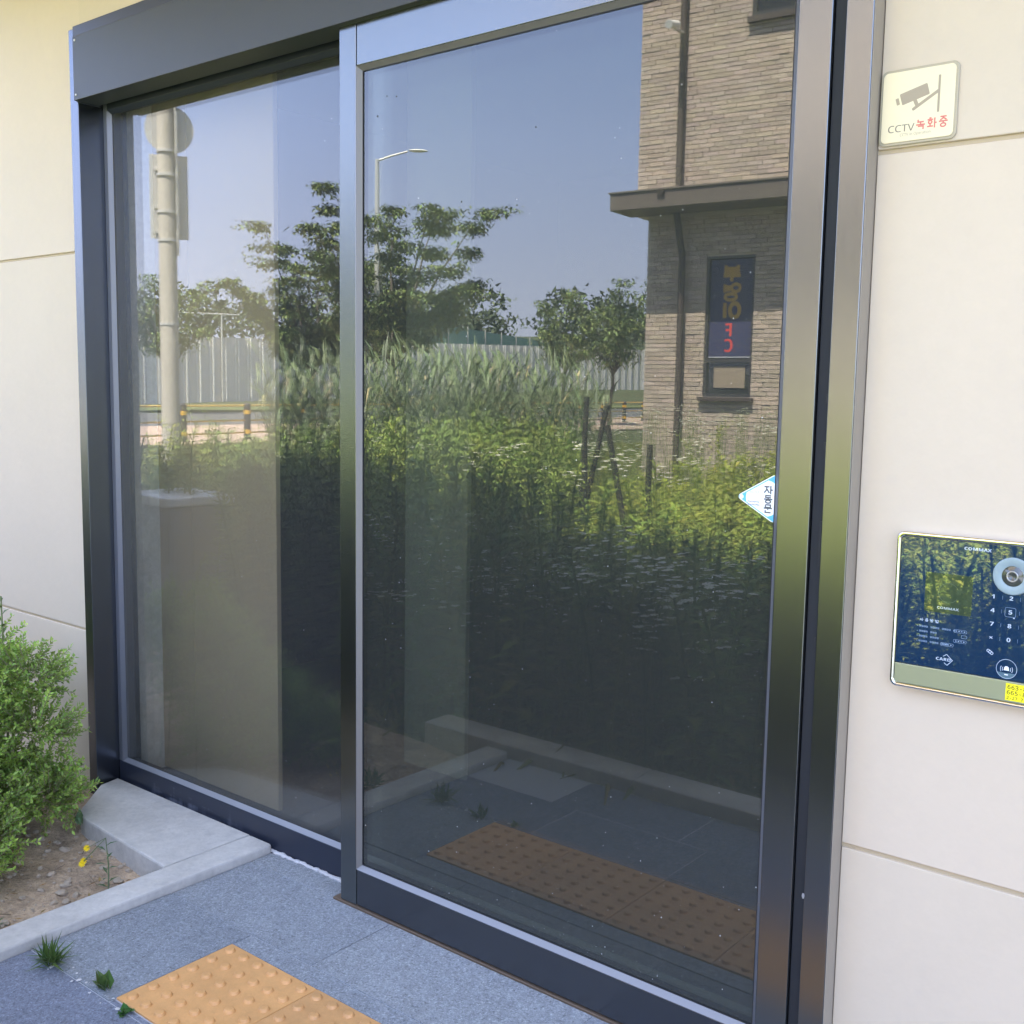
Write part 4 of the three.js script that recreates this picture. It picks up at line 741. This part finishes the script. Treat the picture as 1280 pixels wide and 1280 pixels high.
// ---- concrete pole with traffic signs seen from behind
{
  const x = -16.1, z = 9.25, p = thing('utility_pole', [x, -0.1, z], 'thick concrete utility pole rising beyond the weeds', 'utility pole');
  mesh('shaft', strip(new THREE.CylinderGeometry(0.125, 0.165, 10.5, 20).translate(0, 5.25, 0)), M.pole, p);
  const ang = Math.atan2(0.7 - x, -1.8 - z), dir = V(Math.sin(ang), 0, Math.cos(ang)), side = V(dir.z, 0, -dir.x);
  for (const y of [2.42, 3.85, 4.33, 4.95, 5.35]) mesh('steel_band', strip(new THREE.CylinderGeometry(0.165, 0.165, 0.045, 20).translate(0, y, 0)), M.galv, p);
  mesh('conduit', rod(side.clone().multiplyScalar(-0.17).addScaledVector(dir, 0.05).setY(3.6), side.clone().multiplyScalar(-0.17).addScaledVector(dir, 0.05).setY(6.2), 0.025, 0.025, 8), M.galv, p);
  const s1 = thing('round_road_sign', [x, 5.66, z], 'back of a round road sign at the pole top', 'road sign'); s1.rotation.y = ang;
  mesh('plate', strip(new THREE.CylinderGeometry(0.41, 0.41, 0.01, 36).rotateX(Math.PI / 2).translate(-0.06, 0, -0.2)), M.galv, s1); for (const y of [0.02, -0.3]) mesh('clamp', box(-0.2, 0.1, y, y + 0.04, -0.19, -0.15), M.galv, s1);
  const s2 = thing('plate_road_sign', [x, 4.55, z], 'back of the tall rectangular road sign under the round one', 'road sign'); s2.rotation.y = ang;
  mesh('plate', box(-0.36, 0.28, -0.75, 0.68, -0.21, -0.2, 0.004), M.galv, s2); for (const y of [0.4, -0.24, -0.66]) mesh('clamp', box(-0.25, 0.2, y, y + 0.04, -0.199, -0.15), M.galv, s2);
}
// ---- street lamp
{
  const l = thing('street_lamp', [-24.9, 0, 22.9], 'tall slim street lamp with a single arm above the trees', 'street lamp');
  mesh('post', strip(new THREE.CylinderGeometry(0.07, 0.11, 8.4, 12).translate(0, 4.2, 0)), M.galv, l);
  const e = V(0.72, 8.66, 0.62); mesh('arm', merge([rod(V(0, 8.35, 0), V(0.3, 8.5, 0.26), 0.035, 0.03, 8), rod(V(0.3, 8.5, 0.26), e, 0.03, 0.028, 8)]), M.galv, l);
  const h = new THREE.SphereGeometry(0.5, 14, 8); h.scale(0.62, 0.1, 0.26); h.rotateY(-0.72); h.translate(e.x + 0.25, e.y + 0.03, e.z + 0.22); mesh('lamp_head', strip(h), M.white, l);
}
// ---- street: pavement, road, railing
{
  const sw = mesh('far_pavement', box(-29.5, -20.2, -0.1, -0.05, 3, 130), std([0.42, 0.31, 0.25], 0.9, { map: M.concreteMap })); tag(sw, null, null, null, 'structure'); sw.material.map = null;
  const rd = mesh('road', box(-44, -29.6, -0.11, -0.09, 3, 130), std([0.1, 0.1, 0.1], 0.9)); tag(rd, null, null, null, 'structure');
  const ve = mesh('verge', box(-58, -44.01, -0.11, 0.02, 3, 130), std([0.11, 0.13, 0.04], 0.95)); tag(ve, null, null, null, 'structure');
  const post = (x, z, label) => {
    const r = thing('railing_post', [x, -0.06, z], label, 'bollard', 'posts of the roadside railing');
    const g = new THREE.CylinderGeometry(0.085, 0.085, 0.86, 14).translate(0, 0.43, 0); const cap = new THREE.SphereGeometry(0.088, 14, 6, 0, 6.283, 0, 1.57); cap.scale(1, 0.5, 1); cap.translate(0, 0.86, 0);
    mesh('post_body', merge([g, cap]), std([0.045, 0.045, 0.05], 0.6), r);
    for (const y of [0.2, 0.68]) mesh('yellow_band', strip(new THREE.CylinderGeometry(0.089, 0.089, 0.1, 14).translate(0, y, 0)), std([0.7, 0.42, 0.03], 0.5), r);
    return r;
  };
  const first = post(-20.9, 12.76, 'dark roadside railing posts with yellow bands along the far pavement'); const N = 20;
  for (let i = 1; i < N; i++) { const c = first.clone(); c.name = numbered('railing_post'); const z = 12.76 + (i - 2) * 2.05; c.position.set(-20.9 - (z - 12.76) * 0.16, -0.06, i === 2 ? 12.76 - 4.1 : z); scene.add(c); }
  const rl = thing('railing_rails', [0, 0, 0], 'thin yellow rails strung between the roadside posts', 'railing'); const A = (z, y) => V(-20.9 - (z - 12.76) * 0.16, y, z);
  for (const y of [0.78, 0.42, 0.12]) mesh('rail', rod(A(6, y), A(50, y), 0.022, 0.022, 6), std([0.6, 0.42, 0.1], 0.5), rl);
}
// ---- corrugated site fence
{
  const f = thing('site_fence', [0, 0, 0], 'tall pale corrugated metal fence across the street', 'fence');
  const pm = std([0.66, 0.63, 0.6], 0.6), rm = std([0.85, 0.84, 0.8], 0.6);
  const pg = box(-0.49, 0.49, 0, 4.05, -0.02, 0.02), seam = merge([box(-0.04, 0.04, 0, 4.08, 0.02, 0.07), box(0.2, 0.26, 0, 4.05, 0.02, 0.05)]);
  let k = 0; for (let z = 20; z < 112; z += 1) {
    const x = -55.6 - 3.2 * Math.min(1, Math.max(0, (z - 30) / 48)) + Math.max(0, z - 80) * 0.1, y = Math.max(0, (z - 34) / 46) * 1.15 * Math.min(1, 1) - 0.05;
    const p = mesh('fence_panel', pg, pm, f); p.position.set(x, Math.min(y, 1.25), z); p.rotation.y = Math.PI / 2; const q = mesh('fence_rib', seam, rm, f); q.position.copy(p.position); q.rotation.y = Math.PI / 2; k++;
  }
  const bank = new THREE.PlaneGeometry(13, 110, 13, 40).rotateX(-Math.PI / 2).translate(-57, 0, 65), bp = bank.attributes.position;
  for (let i = 0; i < bp.count; i++) { const z = bp.getZ(i), x = bp.getX(i), e = Math.min(1.28, Math.max(0, (z - 34) / 46) * 1.18) * Math.min(1, (x + 63.5 > 8 ? (13 - (x + 63.5)) / 5 : 1)); bp.setY(i, e + 0.025 + 0.05 * Math.sin(x * 3 + z)); }
  bank.computeVertexNormals(); tag(mesh('bank', uvm(bank), M.earth), null, null, null, 'structure');
  const pipe = thing('pipe_frame', [0, 0, 0], 'thin pipe goal frame standing above the corrugated fence', 'pipe frame');
  mesh('pipe', merge([rod(V(-56, 5.35, 33), V(-56.2, 5.6, 41), 0.05, 0.05, 6), rod(V(-56.1, 0, 39.6), V(-56.1, 5.5, 39.6), 0.06, 0.06, 6), rod(V(-56.1, 0, 35.2), V(-56.1, 5.4, 35.2), 0.05, 0.05, 6)]), M.galv, pipe);
  const net = thing('green_netting', [0, 0, 0], 'green netting fence on posts beyond the corrugated fence', 'netting');
  mesh('net_sheet', new THREE.BoxGeometry(0.03, 7.2, 46).rotateY(-0.62 + 0.25).translate(-77, 3.6, 92), std([0.22, 0.36, 0.28], 0.9), net);
  for (let i = -4; i <= 4; i++) mesh('net_post', strip(new THREE.CylinderGeometry(0.07, 0.07, 7.4, 6).translate(-77 + 0.1 + i * 5.4 * Math.sin(-0.37), 3.7, 92 + i * 5.4 * Math.cos(0.37))), M.galv, net);
}
// ---- trees
function limbTree(seed0, H, spread, crownLo, nLimb, leaves, tone) {
  seed = seed0;
  const wood = [], s = new Soup(), fork = crownLo * 0.8;
  let p = V(0, -0.15, 0); const trunkR = 0.035 * H / 2.2;
  const path = [p.clone()]; for (let i = 1; i <= 4; i++) path.push(V(R(-0.06, 0.06) * i, fork * i / 4, R(-0.06, 0.06) * i));
  for (let i = 0; i < 4; i++) wood.push(rod(path[i], path[i + 1], trunkR * (1.15 - 0.12 * i), trunkR * (1.03 - 0.12 * i), 9));
  const top = path[4], sprays = [];
  for (let l = 0; l < nLimb; l++) {
    const a = l / nLimb * 6.283 * 2 + R(-0.4, 0.4), lift = Math.min(1, 0.02 + (l + 0.5) / nLimb), reach = spread * (0.5 + 0.6 * Math.sin(0.25 + lift * 2.2)) * R(0.8, 1.1), hTop = fork + (H - fork) * (0.22 + 0.78 * lift);
    const end = V(Math.cos(a) * reach, hTop, Math.sin(a) * reach), mid = top.clone().lerp(end, 0.5).add(V(0, 0.12 * H * 0.5, 0));
    let prev = top.clone(); const seg = 7;
    for (let i = 1; i <= seg; i++) {
      const t = i / seg, q = top.clone().multiplyScalar((1 - t) * (1 - t)).addScaledVector(mid, 2 * t * (1 - t)).addScaledVector(end, t * t).add(V(R(-0.08, 0.08), R(-0.08, 0.08), R(-0.08, 0.08)));
      wood.push(rod(prev, q, trunkR * 0.6 * (1.05 - t * 0.9), trunkR * 0.6 * (1.05 - (t + 0.14) * 0.85), 5));
      if (i > 1) for (let b = 0; b < 3; b++) { // side branches carry flat sprays
        const aa = a + R(-1.7, 1.7), bl = R(0.3, 0.75) * spread * 0.5 * (1.15 - 0.4 * t), e = q.clone().add(V(Math.cos(aa) * bl, R(-0.12, 0.3) * bl, Math.sin(aa) * bl)); wood.push(rod(q, e, 0.016, 0.007, 3)); sprays.push([q.clone().lerp(e, 0.35), e]); sprays.push([q.clone().lerp(e, 0.6), e.clone().add(V(R(-0.4, 0.4), R(-0.15, 0.1), R(-0.4, 0.4)))]);
      }
      prev = q;
    }
    sprays.push([mid, end], [end.clone().lerp(top, 0.12), end.clone().add(V(Math.cos(a) * 0.35, 0.02, Math.sin(a) * 0.35))]);
  }
  const per = Math.ceil(leaves / sprays.length);
  for (const [a, b] of sprays) for (let i = 0; i < per; i++) {
    const k = Math.pow(rnd(), 0.7), q = a.clone().lerp(b, k * 1.05).add(V(R(-0.32, 0.32), R(-0.22, 0.1), R(-0.32, 0.32)).multiplyScalar(0.85)), an = R(0, 6.283), d = V(Math.cos(an), R(-0.9, 0.15), Math.sin(an)).normalize(), t = tone * (0.5 + 0.95 * rnd());
    const L = R(0.13, 0.23), Wd = R(0.05, 0.085), sd = V().crossVectors(d, UP).normalize().multiplyScalar(Wd / 2), m = q.clone().addScaledVector(d, L * 0.45), tip = q.clone().addScaledVector(d, L).add(V(0, -0.03, 0)), col = [t * R(0.85, 1.2), t, t * R(0.7, 1)];
    s.quad(q, m.clone().add(sd), tip, m.clone().sub(sd), col);
  }
  return { wood: merge(wood), crown: s.geo() };
}
{
  const lm = farLeaf([0.135, 0.19, 0.06], 0.5);
  const A = limbTree(101, 7.2, 2.55, 2.2, 15, 26000, 1), B = limbTree(202, 5.6, 1.45, 2.3, 8, 5200, 1.15), C = limbTree(303, 6.5, 2.2, 1.9, 13, 20000, 1);
  const tree = (T, pos, s, rot, label) => { const t = thing('street_tree', pos, label, 'tree', 'trees along the street'); t.scale.setScalar(s); t.rotation.y = rot; mesh('trunk', T.wood, M.bark, t); mesh('crown', T.crown, lm, t); return t; };
  tree(B, [-43.3, -0.05, 27.2], 1.22, 0.3, 'small street tree left of the concrete pole, far side of the road');
  tree(C, [-30.2, 0, 24.6], 1.05, 1.1, 'dense rounded dark tree between the pole and the lamp');
  tree(A, [-23.9, 0.0, 22.6], 1.06, 2.2, 'largest spreading tree, in front of the street lamp');
  tree(B, [-22.9, 0, 33.4], 1.03, 4.0, 'slender tree with open crown beside the brick building');
  tree(B, [-27.9, 0.3, 37.2], 0.92, 5.2, 'smaller slender tree just left of the one by the brick building');
}
// ---- wooded hill far behind
{
  const w = thing('wooded_hill', [0, 0, 0], 'low wooded hill far beyond the fence', 'woods', null, 'stuff'); seed = 4242;
  const s = new Soup();
  for (let t = 0; t < 130; t++) {
    const a = R(-0.9, 0.55), r = R(225, 300), cx = 0.7 - Math.sin(0.72 - a * 0.5) * r, cz = -1.8 + Math.cos(0.72 - a * 0.5) * r, h = 15.5 + 3 * Math.sin(a * 9) + R(-2, 3), rad = R(4, 7);
    for (let i = 0; i < 130; i++) { const d = rdir(), q = V(cx, h - rad * 0.4, cz).addScaledVector(d, rad * R(0.7, 1.05)), u = rdir().multiplyScalar(R(0.8, 1.6)), v = rdir().multiplyScalar(R(0.8, 1.6)), tn = R(0.7, 1.2); s.tri(q, q.clone().add(u), q.clone().add(v), [tn, tn, tn]); }
  }
  mesh('woods', s.geo(), std([0.07, 0.095, 0.05], 0.9, { vertexColors: true, side: THREE.DoubleSide }), w).userData.kind = 'stuff';
  const hg = new THREE.SphereGeometry(1, 48, 12, 0, 6.283, 0, 1.5708); hg.scale(170, 13, 60); hg.rotateY(0.72); hg.translate(-185, -0.5, 215); mesh('hill', strip(hg), std([0.05, 0.07, 0.03], 0.95), w).userData.kind = 'stuff';
}
renderer.render(scene, camera);
